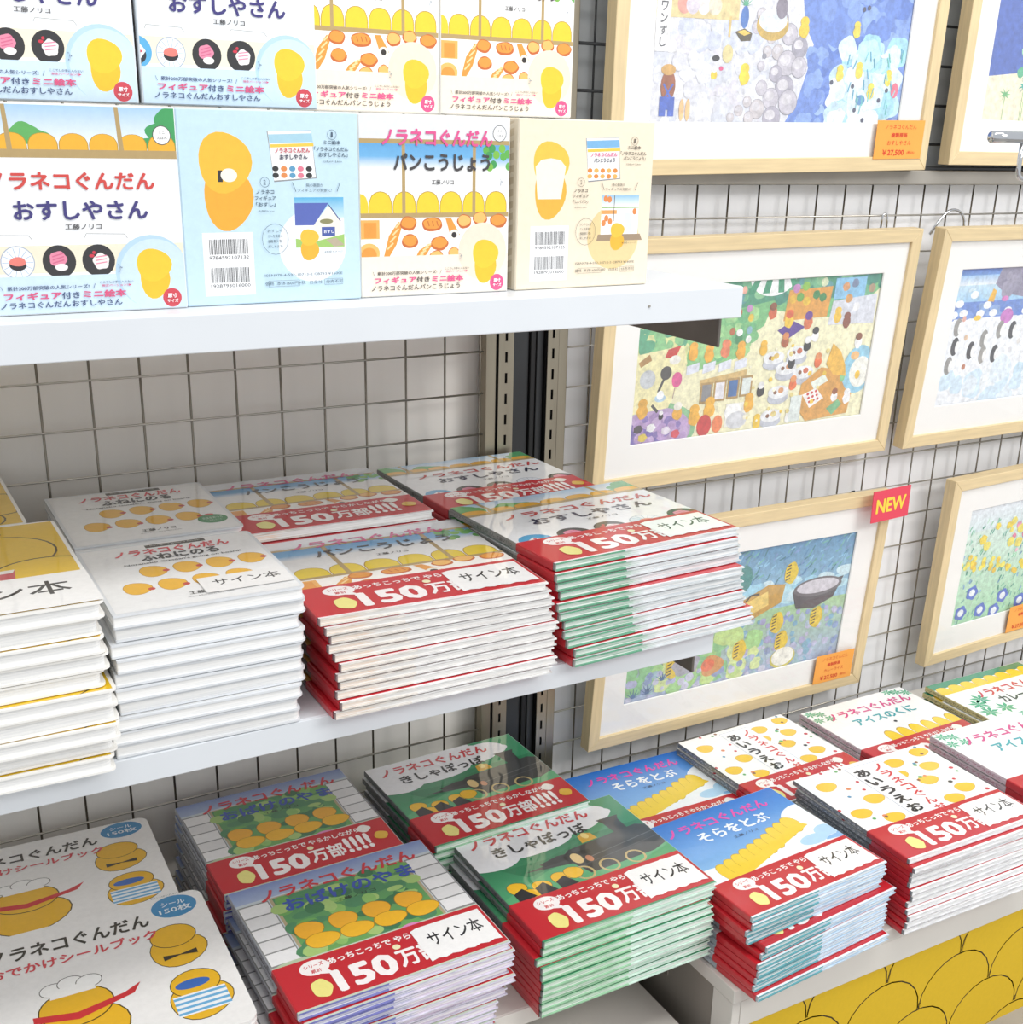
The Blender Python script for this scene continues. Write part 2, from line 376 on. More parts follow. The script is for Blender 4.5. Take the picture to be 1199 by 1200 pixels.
# wavy brown line pattern printed on the yellow panel (plain rounded outlines)
PW, PH = 1.2195, h - 0.0544
pr = Print(PW, PH, 0.0)
k = 0
for row in range(4):
    for c in range(10):
        cx = (c * 0.128 + (0.064 if row % 2 else 0)) / PW + 0.02; cy = (0.030 + row * 0.062) / PH
        rr = random.Random(k); k += 1
        rx, ry = 0.063 / PW, 0.058 / PH
        pr.ell(cx, cy, rx, ry, '#dcb61c', wob=0.04, seed=k); pr.z -= pr.dz
        pr.ring(cx, cy, rx, ry, 0.0018 / PW, '#33260f', n=22)
xf = Matrix.Translation((0.0305 + PW / 2, 0.0057, PH / 2)) @ Matrix.Rotation(math.pi / 2, 4, 'X')
link('line_pattern', pr.mesh('line_pattern', M['matte'], xf), r)

# ------------------------------------------------------------------ covers (flat print, s,t from top left)
YEL, YEL2, ORA = '#f2c62a', '#eed02c', '#efb22c'
BR = '#b59a66'
def mounds(p, n, s0, s1, base, h, col, line='#b48a1c'):
    for i in range(n):
        a = s0 + (s1 - s0) * (i + 0.5) / n; rr = (s1 - s0) / n * 0.46
        p.mound(a, base + 0.002, rr * 1.06, h * 1.05, line); p.mound(a, base, rr, h, col)
def bread(p, t0, t1):
    H_ = t1 - t0; O1, O2, O3 = '#e79a3c', '#f3bd68', '#c9682a'
    p.rect(0, t0, 1, t1, '#fbf7f0')
    p.rect(0.0, t0 + H_ * .04, 0.12, t0 + H_ * .48, '#f0b25c'); p.rect(0.02, t0 + H_ * .10, 0.10, t0 + H_ * .46, O1)
    p.ell(0.05, t0 + H_ * .82, 0.07, H_ * .24, O2); p.ell(0.05, t0 + H_ * .86, 0.05, H_ * .18, O1)
    for a, b, l in ((0.20, .5, .42), (0.40, .82, .2)):
        p.poly([(a - .055, t0 + H_ * (b + l)), (a - .02, t0 + H_ * (b - l * .2)), (a + .045, t0 + H_ * (b - l)), (a + .07, t0 + H_ * (b - l * .8)), (a + .03, t0 + H_ * (b + l * .3)), (a - .02, t0 + H_ * (b + l))], O1)
        for q in range(4): p.line([(a - .03 + q * .018, t0 + H_ * (b + l * (.55 - q * .4))), (a + .01 + q * .018, t0 + H_ * (b + l * (.2 - q * .4)))], .010, '#f8d79a')
    for a, b, rr in ((.32, .55, .055), (.31, .13, .055), (.47, .16, .07), (.52, .62, .06), (.69, .10, .05), (.80, .04, .05), (.93, .10, .06), (.50, .95, .05), (.62, .88, .04)):
        p.ell(a, t0 + H_ * b, rr, H_ * .17, O3, wob=.04, seed=int(a * 99)); p.ell(a, t0 + H_ * (b - .02), rr * .86, H_ * .13, O1 if rr > .052 else O2, wob=.05, seed=int(b * 77))
    for q in range(3): p.line([(.44 + q * .03, t0 + H_ * .08), (.45 + q * .03, t0 + H_ * .2)], .006, O3)
    p.poly([(.56, t0 + H_ * .02), (.60, t0 + H_ * .02), (.66, t0 + H_ * .42), (.60, t0 + H_ * .5)], O1); p.ell(.62, t0 + H_ * .42, .035, H_ * .13, '#f7efe0'); p.ell(.62, t0 + H_ * .42, .018, H_ * .07, '#2d2622')
def plate(p, a, b, r, k, asp):
    rt = r * asp
    if k == 0:
        p.ell(a, b, r, rt, '#2d2b2c', n=28); p.ell(a - r * .05, b - rt * .15, r * .52, rt * .48, '#e58aa4', wob=.06, seed=3); p.ell(a + r * .1, b + rt * .35, r * .38, rt * .22, '#f5efec')
        for q in (-1, 0, 1): p.line([(a - r * .4, b - rt * .1 + q * rt * .2), (a + r * .3, b - rt * .3 + q * rt * .2)], r * .08, '#d66a8c')
    elif k == 1:
        p.ell(a, b, r, rt, '#2d2b2c', n=28); p.ell(a + r * .15, b + rt * .05, r * .5, rt * .5, '#f3ece6', wob=.08, seed=5)
        for q in (-1, 0, 1): p.line([(a - r * .2, b + q * rt * .2), (a + r * .5, b - rt * .1 + q * rt * .2)], r * .07, '#e58aa4')
        p.ell(a - r * .4, b - rt * .3, r * .16, rt * .1, '#cf2f45'); p.ell(a - r * .25, b - rt * .5, r * .1, rt * .1, '#cf2f45')
    elif k == 2:
        p.ell(a, b, r, rt, '#aab4c4', n=28); p.ell(a, b, r * .94, rt * .94, '#f2f6fb', n=28)
        for q in range(14):
            u_ = q * math.pi / 7; p.line([(a, b), (a + r * .9 * math.cos(u_), b + rt * .9 * math.sin(u_))], r * .03, '#9db3cc')
        p.ell(a, b + rt * .15, r * .5, rt * .34, '#2a2627'); p.ell(a, b - rt * .05, r * .48, rt * .28, '#e87f73', wob=.05, seed=2)
    else:
        p.ell(a, b, r, rt, '#59abd8', n=28); p.ell(a, b + rt * .2, r * .62, rt * .55, '#2b2c33'); p.poly([(a - r * .6, b - rt * .05), (a, b - rt * .5), (a + r * .6, b - rt * .05), (a, b + rt * .4)], '#f4f1ee')
        for dx, dy in ((-.25, -.03), (.25, -.03), (0, -.25), (0, .18)): p.ell(a + dx * r, b + dy * rt, r * .1, rt * .08, '#cf2f55')

def c_osushi(p, x, mini=False):
    top = .245 if mini else .20
    p.rect(0, 0, 1, 1, '#f6f7f8'); p.grad(0, 0, 1, top * .8, '#a9cdea', '#f3f6f8')
    for a, b, r_ in ((.0, .07, .10), (.06, .13, .08), (.26, .13, .07), (.33, .15, .05), (.98, .05, .08), (.93, .12, .08), (1.0, .16, .10), (.86, .17, .04)):
        p.ell(a, b * top / .245, r_, r_ * .7, '#5fae5c' if a < .5 else '#3f9f5c', wob=.09, seed=int(a * 50) + 3)
    mounds(p, 7, -.02, 1.0, top * .86, top * .33, ORA)
    p.rect(0, top * .84, 1, top, BR)
    for a in ((.165, .70) if mini else (.13, .76)): p.poly([(a, 0), (a + .02, 0), (a + .035, top * .86), (a + .01, top * .86)], BR)
    asp = x[0] / x[1]
    if mini:
        x[2].text('ノラネコぐんだん', .47, .355, .81, .088, '#d2433c', .03); x[2].text('おすしやさん', .50, .495, .66, .095, '#3c3578', .03); x[2].text('工藤ノリコ', .50, .575, .18, .028, '#3d3a3c', .012)
        p.rect(0, .665, 1, .80, '#f0e7cf')
        for a in (.03, .50): p.line([(a + .0, .63), (a + .01, .61), (a + .2, .615), (a + .215, .635)], .003, '#a9a9a6')
        for q, a in enumerate((-.02, .165, .365, .56)): plate(p, a, .745, .082, (3, 2, 0, 1)[q], asp)
        p.rect(0, .815, 1, 1, '#cfe4f3'); p.ell(.83, .81, .19, .19 * asp, '#b9d7ee', n=32); p.ell(.845, .825, .185, .185 * asp, '#cfe4f3', n=32)
        tb, pk = '#3c4c74', '#d8517c'
    else:
        x[2].text('ノラネコぐんだん', .55, .295, .84, .085, '#cf3a38', .03); x[2].text('おすしやさん', .55, .42, .68, .095, '#2c2b4c', .03); x[2].text('工藤ノリコ', .55, .51, .17, .025, '#3d3a3c', .012)
        for q, a in enumerate((.10, .30, .50, .70, .92)): plate(p, a, .675, .085, (3, 0, 1, 2, 0)[q], asp)
    if mini: mini_foot(p, x[2], 'おすしやさん', tb, pk, asp, '#cf4450')
def mini_foot(p, L, sub, tb, pk, asp, badge):
    L.text('累計200万部突破の人気シリーズ!', .30, .872, .40, .021, tb, .012); L.text('ここでしか手に入らない', .64, .855, .17, .012, tb, .01); L.text('限定バージョン!!▶', .64, .872, .15, .012, pk, .012)
    L.line([(.07, .86), (.08, .885)], .002, tb).line([(.53, .86), (.52, .885)], .002, tb)
    L.text('フィギュア', .22, .912, .28, .038, pk, .035); L.text('付き', .405, .914, .09, .034, tb, .02); L.text('ミニ絵本', .575, .912, .22, .038, pk, .035)
    L.text('ノラネコぐんだん' + sub, .36, .957, .60, .032, tb, .015)
    L.text('ニャー', .665, .79, .02, .05, '#7a8a9a', .01)
    p.blob(.84, .85, .078, .10 * asp, '#ebbf26'); p.blob(.84, .775, .092, .085 * asp, '#eec82c')
    p.ell(.925, .948, .050, .050 * asp, badge, n=26)
    L.text('原寸', .925, .936, .05, .024, '#ffffff', .03); L.text('サイズ', .925, .963, .06, .018, '#ffffff', .03)
def mini_badge(p, L, asp, b=.075):
    p.ell(.93, b, .047, .047 * asp, '#5a5a58', n=24); p.ell(.93, b, .043, .043 * asp, '#fbfbfa', n=24)
    L.text('ミニ', .93, b - .014, .03, .014, '#444', .0); L.text('えほん', .93, b + .012, .05, .014, '#444', .0)

def c_panko(p, x, mini=False):
    L = x[2]; asp = x[0] / x[1]
    p.rect(0, 0, 1, 1, '#f5f5f4'); p.rect(0, 0, 1, .13, '#e6e8ec'); p.grad(0, .15, 1, .22, '#5fa4d8', '#6fb1e0'); p.grad(0, .22, 1, .29, '#6fb1e0', '#f5f5f4')
    p.rect(0, .125, 1, .15, BR)
    for a in (.27, .745): p.rect(a, .14, a + .022, .535, BR)
    for i, (a, b) in enumerate(((.84, .18), (.88, .17), (.95, .17), (.99, .20), (.86, .21), (.91, .205), (.96, .215), (.89, .26), (.865, .275), (1.0, .27))): p.ell(a, b, .024, .024 * asp, ('#5fb04a', '#3f9a52', '#7cba45')[i % 3])
    mounds(p, 6, .05, .99, .535, .12, YEL2)
    p.mound(0.0, .535, .05, .11, YEL2)
    for a in (.27, .745): p.rect(a, .40, a + .022, .535, BR)
    p.rect(0, .532, 1, .558, BR); bread(p, .56, .80)
    L.text('ノラネコぐんだん', .51, .115, .74, .095, '#e0518f', .03); L.text('パンこうじょう', .54, .25, .65, .10, '#3e3a3b', .03); L.text('工藤ノリコ', .54, .36, .15, .028, '#3d3a3c', .012)
    if mini:
        mini_badge(p, L, asp, .085); p.rect(0, .775, 1, 1, '#f6ead9'); p.ell(.82, .76, .17, .17 * asp, '#f1e1cc', n=32)
        L.text('にゃー', .945, .36, .015, .05, '#7a8a9a', .01); mini_foot(p, L, 'パンこうじょう', '#4b4340', '#e2568c', asp, '#e2568c')
def c_back(p, x, kind):
    L = x[2]; asp = x[0] / x[1]; sushi = kind == 'sushi'
    p.rect(0, 0, 1, 1, '#c7e2f0' if sushi else '#f2e4cb'); base = '#c7e2f0' if sushi else '#f2e4cb'
    if sushi:
        p.blob(.25, .44, .135, .17, '#f0ab2e'); p.blob(.24, .26, .145, .155, '#f4bc34'); p.rect(.20, .30, .225, .36, '#2d2a2a'); p.ell(.26, .325, .045, .035, '#f6efe0')
    else:
        p.blob(.23, .42, .115, .16, '#f2b23a'); p.blob(.23, .25, .13, .13, '#f5c444'); p.rect(.165, .44, .21, .52, '#f2b23a'); p.rect(.25, .44, .295, .52, '#f2b23a')
        p.poly([(.14, .46), (.12, .27), (.16, .23), (.23, .22), (.30, .23), (.34, .27), (.31, .46)], '#f8efdd')
    p.ell(.72, .70, .20, .20 * asp, '#f2f7fa' if sushi else '#e8cf98', n=36)
    # little book picture
    p.poly([(.48, .10), (.73, .09), (.755, .34), (.51, .36)], '#8d8f92'); p.poly([(.485, .10), (.73, .093), (.75, .335), (.51, .352)], '#f7f7f5')
    p.poly([(.487, .115), (.733, .105), (.74, .15), (.492, .16)], '#a7cfe0' if sushi else '#79b2dc'); p.poly([(.495, .165), (.742, .155), (.744, .172), (.497, .182)], '#f0c84a')
    L.text('ノラネコぐんだん', .62, .195, .20, .026, '#c83c50' if sushi else '#e0518f', .03, .03); L.text('おすしやさん' if sushi else 'パンこうじょう', .625, .228, .16, .026, '#2c2b4c', .03, .03)
    for i in range(10):
        a, b = .52 + (i % 5) * .048, .29 + (i // 5) * .035; p.ell(a, b, .018, .014, ('#2b2b2b', '#e08a4a', '#5a9ac0', '#e07a90', '#2b2b2b')[i % 5] if sushi else ('#e08a3a', '#f0b25c')[i % 2])
    g = '#45586b' if sushi else '#5a5048'
    L.ring(.85, .11, .026, .026 * asp, .002, g, n=16); L.text('1', .85, .11, .01, .026, g, .0); L.text('ミニ絵本', .85, .15, .10, .022, g, .02); L.text('「ノラネコぐんだん', .845, .185, .20, .024, g, .02)
    L.text('おすしやさん」' if sushi else 'パンこうじょう」', .855, .215, .17, .024, g, .02); L.text('13.8cm×13.6cm', .85, .25, .11, .010, g, .0)
    L.ring(.455, .36, .026, .026 * asp, .002, g, n=16); L.text('2', .455, .36, .012, .026, g, .0); L.text('ノラネコ', .455, .41, .10, .022, g, .02); L.text('フィギュア', .455, .442, .12, .022, g, .02)
    L.text('「おすし」' if sushi else '「しょくパン」', .455, .475, .11, .022, g, .02); L.text('全高約5.5cm', .455, .51, .09, .010, g, .0)
    L.text('箱の裏面が', .74, .375, .10, .018, g, .0); L.text('フィギュアの背景に!', .74, .402, .20, .018, g, .0); L.line([(.61, .36), (.63, .41)], .003, g); L.line([(.89, .36), (.87, .41)], .003, g)
    # picture of the scene
    p.poly([(.62, .44), (.91, .44), (.91, .71), (.62, .71)], '#fdfdfd')
    if sushi:
        p.grad(.62, .44, .91, .55, '#58b0dc', '#c9e6f0'); p.poly([(.62, .47), (.82, .47), (.73, .59), (.62, .59)], '#5566b4'); p.poly([(.82, .48), (.89, .57), (.88, .66), (.73, .68), (.73, .59)], '#f4efe0'); p.ell(.805, .57, .04, .014, '#8d8a5e')
        p.rect(.775, .60, .855, .65, '#4a5ea8'); L.text('おすし', .815, .625, .06, .016, '#ffffff', .02); p.poly([(.62, .66), (.73, .68), (.91, .64), (.91, .71), (.62, .71)], '#9fc86a'); p.poly([(.80, .67), (.86, .66), (.91, .70), (.85, .71)], '#b9ab92')
        p.line([(.82, .48), (.89, .57)], .006, '#45508c')
    else:
        p.grad(.62, .44, .91, .50, '#8fc0e0', '#e9f2f5'); p.rect(.62, .51, .91, .518, '#8fb86a'); p.rect(.62, .53, .74, .555, '#e9a45c'); p.rect(.80, .55, .86, .66, '#dfe8ec')
        for a, b in ((.65, .46), (.68, .465), (.66, .58), (.69, .60), (.88, .54), (.64, .61)): p.ell(a, b, .017, .02, '#e08a4a')
        p.rect(.715, .44, .72, .60, '#6a5a4a'); p.poly([(.60, .68), (.93, .68), (.95, .72), (.59, .72)], '#a08a70')
    p.blob(.70 if sushi else .75, .725, .055, .055, '#f2b330'); p.blob(.70 if sushi else .75, .655, .055, .045, '#f5c03a')
    # speech balloon
    L.ring(.50, .66, .075, .082, .002, g, n=20)
    for i, t_ in enumerate(('おすしや' if sushi else 'パンやさんを', 'さんを背景に', '撮影を', '楽しめます!')): L.text(t_, .50, .615 + i * .028, .085, .016, g, .0)
    L.text('※完成イメージ', .84, .735, .11, .012, g, .0)
    # barcode label
    p.rect(.095, .62, .375, .955, '#fdfdfd')
    rb = random.Random(11 if sushi else 12)
    for t0, t1, num in ((.655, .735, '9784592107132' if sushi else '9784592107125'), (.805, .885, '1928793016000')):
        a = .13
        while a < .345:
            wd = rb.choice((.0022, .0035, .005)); p.rect(a, t0, a + wd, t1, '#2c2c30'); p.z -= p.dz; a += wd + rb.choice((.0022, .003, .0045))
        p.z += p.dz; L.text(num, .235, t1 + .016, .22, .018, '#3c3c40', .0)
    L.text('ISBN978-4-592-107' + ('13-2' if sushi else '12-5') + ' C8793 ¥1600E', .66, .855, .46, .014, g, .0); L.text('価格  本体1600円+税   白泉社   分売不可', .66, .90, .46, .020, g, .0)
    L.line([(.45, .885), (.63, .885), (.63, .917), (.45, .917), (.45, .885)], .0015, g).line([(.78, .885), (.89, .885), (.89, .917), (.78, .917), (.78, .885)], .0015, g)

def c_funeni(p, x, mini=False):
    L = x[2]; p.rect(0, 0, 1, 1, '#f4f4f3'); p.rect(.37, .015, .73, .065, '#45443f'); L.text('Bilingual Board Book', .55, .04, .30, .025, '#cfcfc8', .0)
    L.text('ノラネコぐんだん', .51, .13, .68, .10, '#e0434e', .03); L.text('ふねにのる', .53, .235, .46, .10, '#35383a', .035); L.text("Noraneko Gundan's going on board!", .53, .325, .68, .035, '#4a4b4c', .01)
    for i in range(4):
        for j in range(2):
            a, b = (.32 + .19 * i, .46) if j == 0 else (.18 + .19 * i, .69)
            p.blob(a, b, .075, .085, '#f2b92d', '#c08a1a'); p.ell(a + .07, b + (.03 if j else .01), .02, .02, '#c8413a')
    L.text('工藤ノリコ', .52, .87, .21, .045, '#4a4a48', .015); L.text('Written & illustrated by Noriko Kudoh', .52, .925, .25, .018, '#777', .0)
def c_funeni_badge(p, x, mini=False):
    c_funeni(p, x); p.ell(.88, .80, .095, .085, '#3f8f5a', n=24); p.ell(.88, .715, .03, .02, '#c84a3a'); x[2].text('英語音声つき', .88, .79, .13, .04, '#d6ead8', .0); x[2].text('二次元コード', .88, .835, .10, .03, '#d6ead8', .0)
def wall_tiles(p, s0, s1):
    p.rect(s0, .14, s1, .66, '#8d8e8c')
    for i in range(5): p.poly([(s0 + .006, .15 + i * .10), (s1 - .006, .15 + i * .10), (s1 - .006, .24 + i * .10), (s0 + .006, .24 + i * .10)], '#e3e2e2' if i % 2 else '#edecec')
def c_obake(p, x, mini=False):
    L = x[2]; p.grad(0, 0, 1, .14, '#7c8fc2', '#aebdd8'); p.rect(0, .12, 1, .7, '#c9d2d8'); wall_tiles(p, 0.0, .15); wall_tiles(p, .85, 1.0)
    p.rect(.155, .13, .845, .66, '#b4a584'); p.grad(.17, .14, .83, .66, '#4f8f62', '#6fa85c'); rr = random.Random(4)
    for i in range(70): p.ell(.17 + .66 * rr.random(), .15 + .48 * rr.random(), .03 + .03 * rr.random(), .02 + .03 * rr.random(), rr.choice(('#4f8a60', '#6faa5a', '#8fbf6a', '#3f7852', '#a8c878')), n=10); p.z -= p.dz * .8
    for i in range(4): p.blob(.24 + i * .165, .46, .066, .065, '#f0b030', '#a8781a'); p.blob(.27 + i * .165, .56, .078, .055, '#f2b92d', '#a8781a')
    p.rect(0, .655, 1, 1, '#c8d4c2'); p.ell(.66, .67, .05, .025, '#e08ac0'); p.ell(.30, .68, .05, .02, '#f2c84a'); p.ell(.1, .66, .08, .02, '#b9c9a8')
    L.text('ノラネコぐんだん', .52, .105, .80, .10, '#cf3640', .03); L.text('おばけのやま', .53, .225, .66, .105, '#3a55b0', .03); L.text('工藤ノリコ', .53, .305, .20, .026, '#333', .01)
def c_kisha(p, x, mini=False):
    L = x[2]; p.rect(0, 0, 1, 1, '#3f9468'); p.grad(0, .3, 1, .75, '#2f8058', '#57a877')
    rr = random.Random(9)
    for a, b, ra, rb_ in ((.2, .12, .3, .15), (.5, .10, .3, .12), (.1, .25, .2, .12), (.35, .22, .25, .12), (.6, .16, .22, .10), (.75, .10, .14, .07), (.82, .14, .09, .06)): p.ell(a, b, ra, rb_, '#eeeef0', n=26, wob=.05, seed=int(a * 90))
    p.rect(0, 0, .35, .28, '#eeeef0'); p.rect(0, .0, .7, .1, '#eeeef0')
    p.poly([(.0, .62), (.3, .5), (.7, .42), (1, .5), (1, .75), (0, .75)], '#5aa874'); p.poly([(.1, .38), (.35, .40), (.6, .34), (.5, .46), (.2, .5)], '#2f7c54')
    p.poly([(.78, .20), (.92, .20), (.90, .24), (.895, .36), (.81, .36), (.80, .24)], '#3a3b3c'); p.poly([(.42, .44), (.5, .38), (.95, .33), (1, .36), (1, .56), (.90, .60), (.5, .62), (.46, .5), (.2, .46)], '#3d3f40')
    p.poly([(.30, .43), (.42, .40), (.60, .42), (.60, .45), (.32, .46)], '#2f3132'); p.line([(.5, .50), (1, .43)], .006, '#6a6c6d'); p.line([(.5, .54), (1, .48)], .006, '#55585a')
    p.poly([(.60, .36), (.61, .29), (.65, .27), (.69, .29), (.70, .35)], '#d9a83c'); p.ell(.65, .30, .02, .03, '#f2d98a')
    for a in (.47, .62, .78): p.ring(a, .60, .05, .055, .012, '#c9b27a', n=18)
    p.ell(.5, .47, .03, .05, '#e3c68a'); p.ell(.56, .50, .02, .03, '#c98a6a')
    for a, b in ((.10, .56), (.22, .60), (.34, .58), (.42, .57), (.14, .64)): p.blob(a, b, .05, .05, '#f0bc2e', '#6a5a1a')
    for a in (.06, .18, .30): p.poly([(a, .60), (a + .06, .57), (a + .1, .66), (a, .68)], '#2c2d30')
    L.text('ノラネコぐんだん', .42, .10, .72, .10, '#cf3640', .03); L.text('きしゃぽっぽ', .42, .225, .56, .105, '#2c2c2e', .03)
def c_sora(p, x, mini=False):
    L = x[2]; p.grad(0, 0, 1, .7, '#2a74cf', '#8cc4ee'); p.rect(0, .68, 1, 1, '#f3f7fb')
    for a, b, ra, rb_ in ((.08, .62, .25, .10), (.3, .64, .3, .09), (.6, .60, .3, .12), (.95, .36, .14, .12), (.9, .5, .22, .12), (.1, .75, .4, .12), (.7, .78, .5, .15)): p.ell(a, b, ra, rb_, '#f5f9fc', n=26, wob=.05, seed=int(a * 91))
    for a, b, ra, rb_ in ((.82, .60, .10, .05), (.95, .56, .08, .06)): p.ell(a, b, ra, rb_, '#b4daf3', n=20)
    for i in range(10):
        a = .17 + i * .072; b = .60 - i * .019 - (.02 if i > 6 else 0); p.blob(a, b, .052, .085, '#f2cf35', '#c09a1c')
    p.poly([(.12, .66), (.20, .62), (.86, .40), (.90, .46), (.2, .70)], '#f2cf35')
    L.text('ノラネコぐんだん', .48, .125, .76, .09, '#e84aae', .03); L.text('そらをとぶ', .50, .25, .52, .10, '#f6fafd', .03); L.text('工藤ノリコ', .52, .34, .18, .026, '#3a4a6a', .01)
def c_aiueo(p, x, mini=False):
    L = x[2]; p.rect(0, 0, 1, 1, '#fafaf8'); rr = random.Random(5)
    for a, b in ((.12, .16), (.28, .40), (.24, .62), (.10, .50), (.68, .12), (.72, .38), (.85, .25), (.60, .25), (.85, .55), (.70, .62), (.92, .08), (.15, .85)):
        if .34 < a < .6: continue
        p.blob(a, b, .065, .05, '#f4c93a', '#d0a030'); p.ell(a + .1, b + .08, .016, .014, rr.choice(('#6ab06a', '#cf3a48', '#8a5a3a', '#3a3a3a', '#e08a5a')))
    for i in range(26): p.ell(rr.random() * .34 if i % 2 else .64 + rr.random() * .36, rr.random(), .012, .012, rr.choice(('#6ab06a', '#cf3a48', '#8a5a3a', '#5a9ac0', '#e08a5a')), n=8)
    p.rect(.352, .04, .628, .98, '#b9c4da'); p.rect(.355, .044, .625, .976, '#fbfbfa')
    L.vtext('ノラネコぐんだん', .555, .11, .075, .092, '#d6363c', .03); L.vtext('あいうえお', .42, .13, .095, .115, '#232326', .04)
def palm(p, a, b, r, asp):
    for i in range(7):
        u_ = i * 2 * math.pi / 7; p.poly([(a, b), (a + r * .55 * math.cos(u_ - .35), b + r * .55 * math.sin(u_ - .35)), (a + r * math.cos(u_), b + r * math.sin(u_)), (a + r * .55 * math.cos(u_ + .35), b + r * .55 * math.sin(u_ + .35))], '#4fae86'); p.z -= p.dz
def c_aisu(p, x, mini=False):
    L = x[2]; p.rect(0, 0, 1, 1, '#f9faf9')
    for a, b in ((.05, .05), (.12, .08), (.04, .16), (.14, .17), (.90, .06), (.97, .10), (.84, .03)): palm(p, a, b, .055, 1)
    mounds(p, 6, .30, 1.02, .72, .19, '#f5d233'); p.rect(.05, .715, 1, .72, '#e8b93a'); p.rect(0, .72, 1, 1, '#d5e8d0'); p.ell(.85, .78, .2, .06, '#7cc0e0')
    L.text('ノラネコぐんだん', .53, .17, .80, .11, '#d8448c', .03); L.text('アイスのくに', .54, .325, .58, .11, '#35a8b0', .03); L.ell(.54, .44, .014, .014, '#2c2c2e')
def c_curry(p, x, mini=False):
    L = x[2]; p.rect(0, 0, 1, 1, '#f9faf9'); p.rect(0, 0, 1, .09, '#2f8f6c'); mounds(p, 8, .0, 1.0, .16, .09, '#f5d233'); p.rect(0, .155, 1, .19, '#f5d233')
    for a, b in ((.12, .42), (.2, .36), (.10, .55), (.26, .55)): palm(p, a, b, .085, 1)
    L.text('ノラネコぐんだん', .60, .30, .74, .11, '#d6363c', .03); L.text('カレーライス', .60, .44, .54, .11, '#3c3a3a', .03); p.ell(.40, .66, .07, .04, '#d03a4a'); p.ell(.6, .8, .1, .1, '#8fc0a0'); p.ell(.8, .66, .05, .05, '#7cb0d8')
def c_sticker(p, x, mini=False):
    L = x[2]; p.rect(0, 0, 1, 1, '#f3f1ee')
    L.text('ノラネコぐんだん', .50, .15, .56, .10, '#38352c', .025); L.text('おでかけシールブック', .50, .265, .58, .07, '#d6454f', .025)
    p.ell(.885, .095, .085, .085, '#3f8fc2', n=26); L.text('シール', .885, .07, .09, .035, '#eaf3f8', .02); L.text('150枚', .885, .12, .12, .045, '#eaf3f8', .02); L.text('めいっぱいたのしめる!', .885, -.0, .14, .012, '#5a5a58', .0)
    for a, b, ra, rb_ in ((.46, .70, .155, .22), (.84, .38, .105, .15), (.85, .74, .11, .16), (.10, .55, .11, .16), (.13, .90, .12, .16)): p.ell(a, b + rb_ * .25, ra * .98, rb_ * .78, '#4a3a14', wob=.04, seed=7); p.ell(a, b + rb_ * .25, ra * .95, rb_ * .75, '#ecb724', wob=.04, seed=7); p.ell(a, b - rb_ * .45, ra * .80, rb_ * .56, '#4a3a14', n=24); p.ell(a, b - rb_ * .45, ra * .77, rb_ * .53, '#ecb724', n=24)
    for a, b in ((.40, .46), (.46, .44), (.52, .46)): p.ell(a, b, .045, .045, '#55504a'); p.ell(a, b, .042, .041, '#faf9f6')
    p.rect(.385, .46, .535, .52, '#faf9f6')
    p.poly([(.32, .60), (.46, .64), (.62, .60), (.68, .56), (.65, .62), (.46, .685), (.32, .64)], '#cf2f35')
    p.rect(.76, .73, .94, .86, '#f4f6f8')
    for i in range(4): p.rect(.76, .74 + i * .032, .94, .755 + i * .032, '#6ab0dc')
    p.ell(.84, .67, .06, .03, '#3a6ab8'); p.rect(.02, .60, .19, .70, '#f4eeee')
    for i in range(5): p.rect(.03 + i * .035, .60, .036 + i * .035, .70, '#cf5a60'); p.rect(.02, .605 + i * .02, .19, .609 + i * .02, '#cf5a60')
    p.poly([(.78, .44), (.84, .455), (.90, .44), (.90, .475), (.84, .46), (.78, .475)], '#2f2b25')
    L.text('工藤ノリコ', .50, .955, .22, .035, '#4a4740', .01)
def c_yellow(p, x, mini=False):
    L = x[2]; p.rect(0, 0, 1, 1, '#e9bf24')
    for i, (a, b, ra, rb_) in enumerate(((.1, .3, .2, .2), (.4, .25, .2, .2), (.75, .35, .22, .22), (.2, .6, .2, .2), (.55, .62, .2, .2), (.9, .65, .2, .2), (.1, .9, .2, .2), (.7, .9, .25, .2))): p.ell(a, b, ra, rb_, '#4a3a12', n=30); p.ell(a, b, ra - .008, rb_ - .009, '#ecc228', n=30)
    p.poly([(.56, .56), (.80, .55), (.79, .66), (.57, .67)], '#c9525a'); p.poly([(.56, .56), (.80, .55), (.79, .585), (.57, .595)], '#f6f2ea')
    L.text('ノラネコぐんだん', .45, .09, .72, .11, '#8a7040', .03)

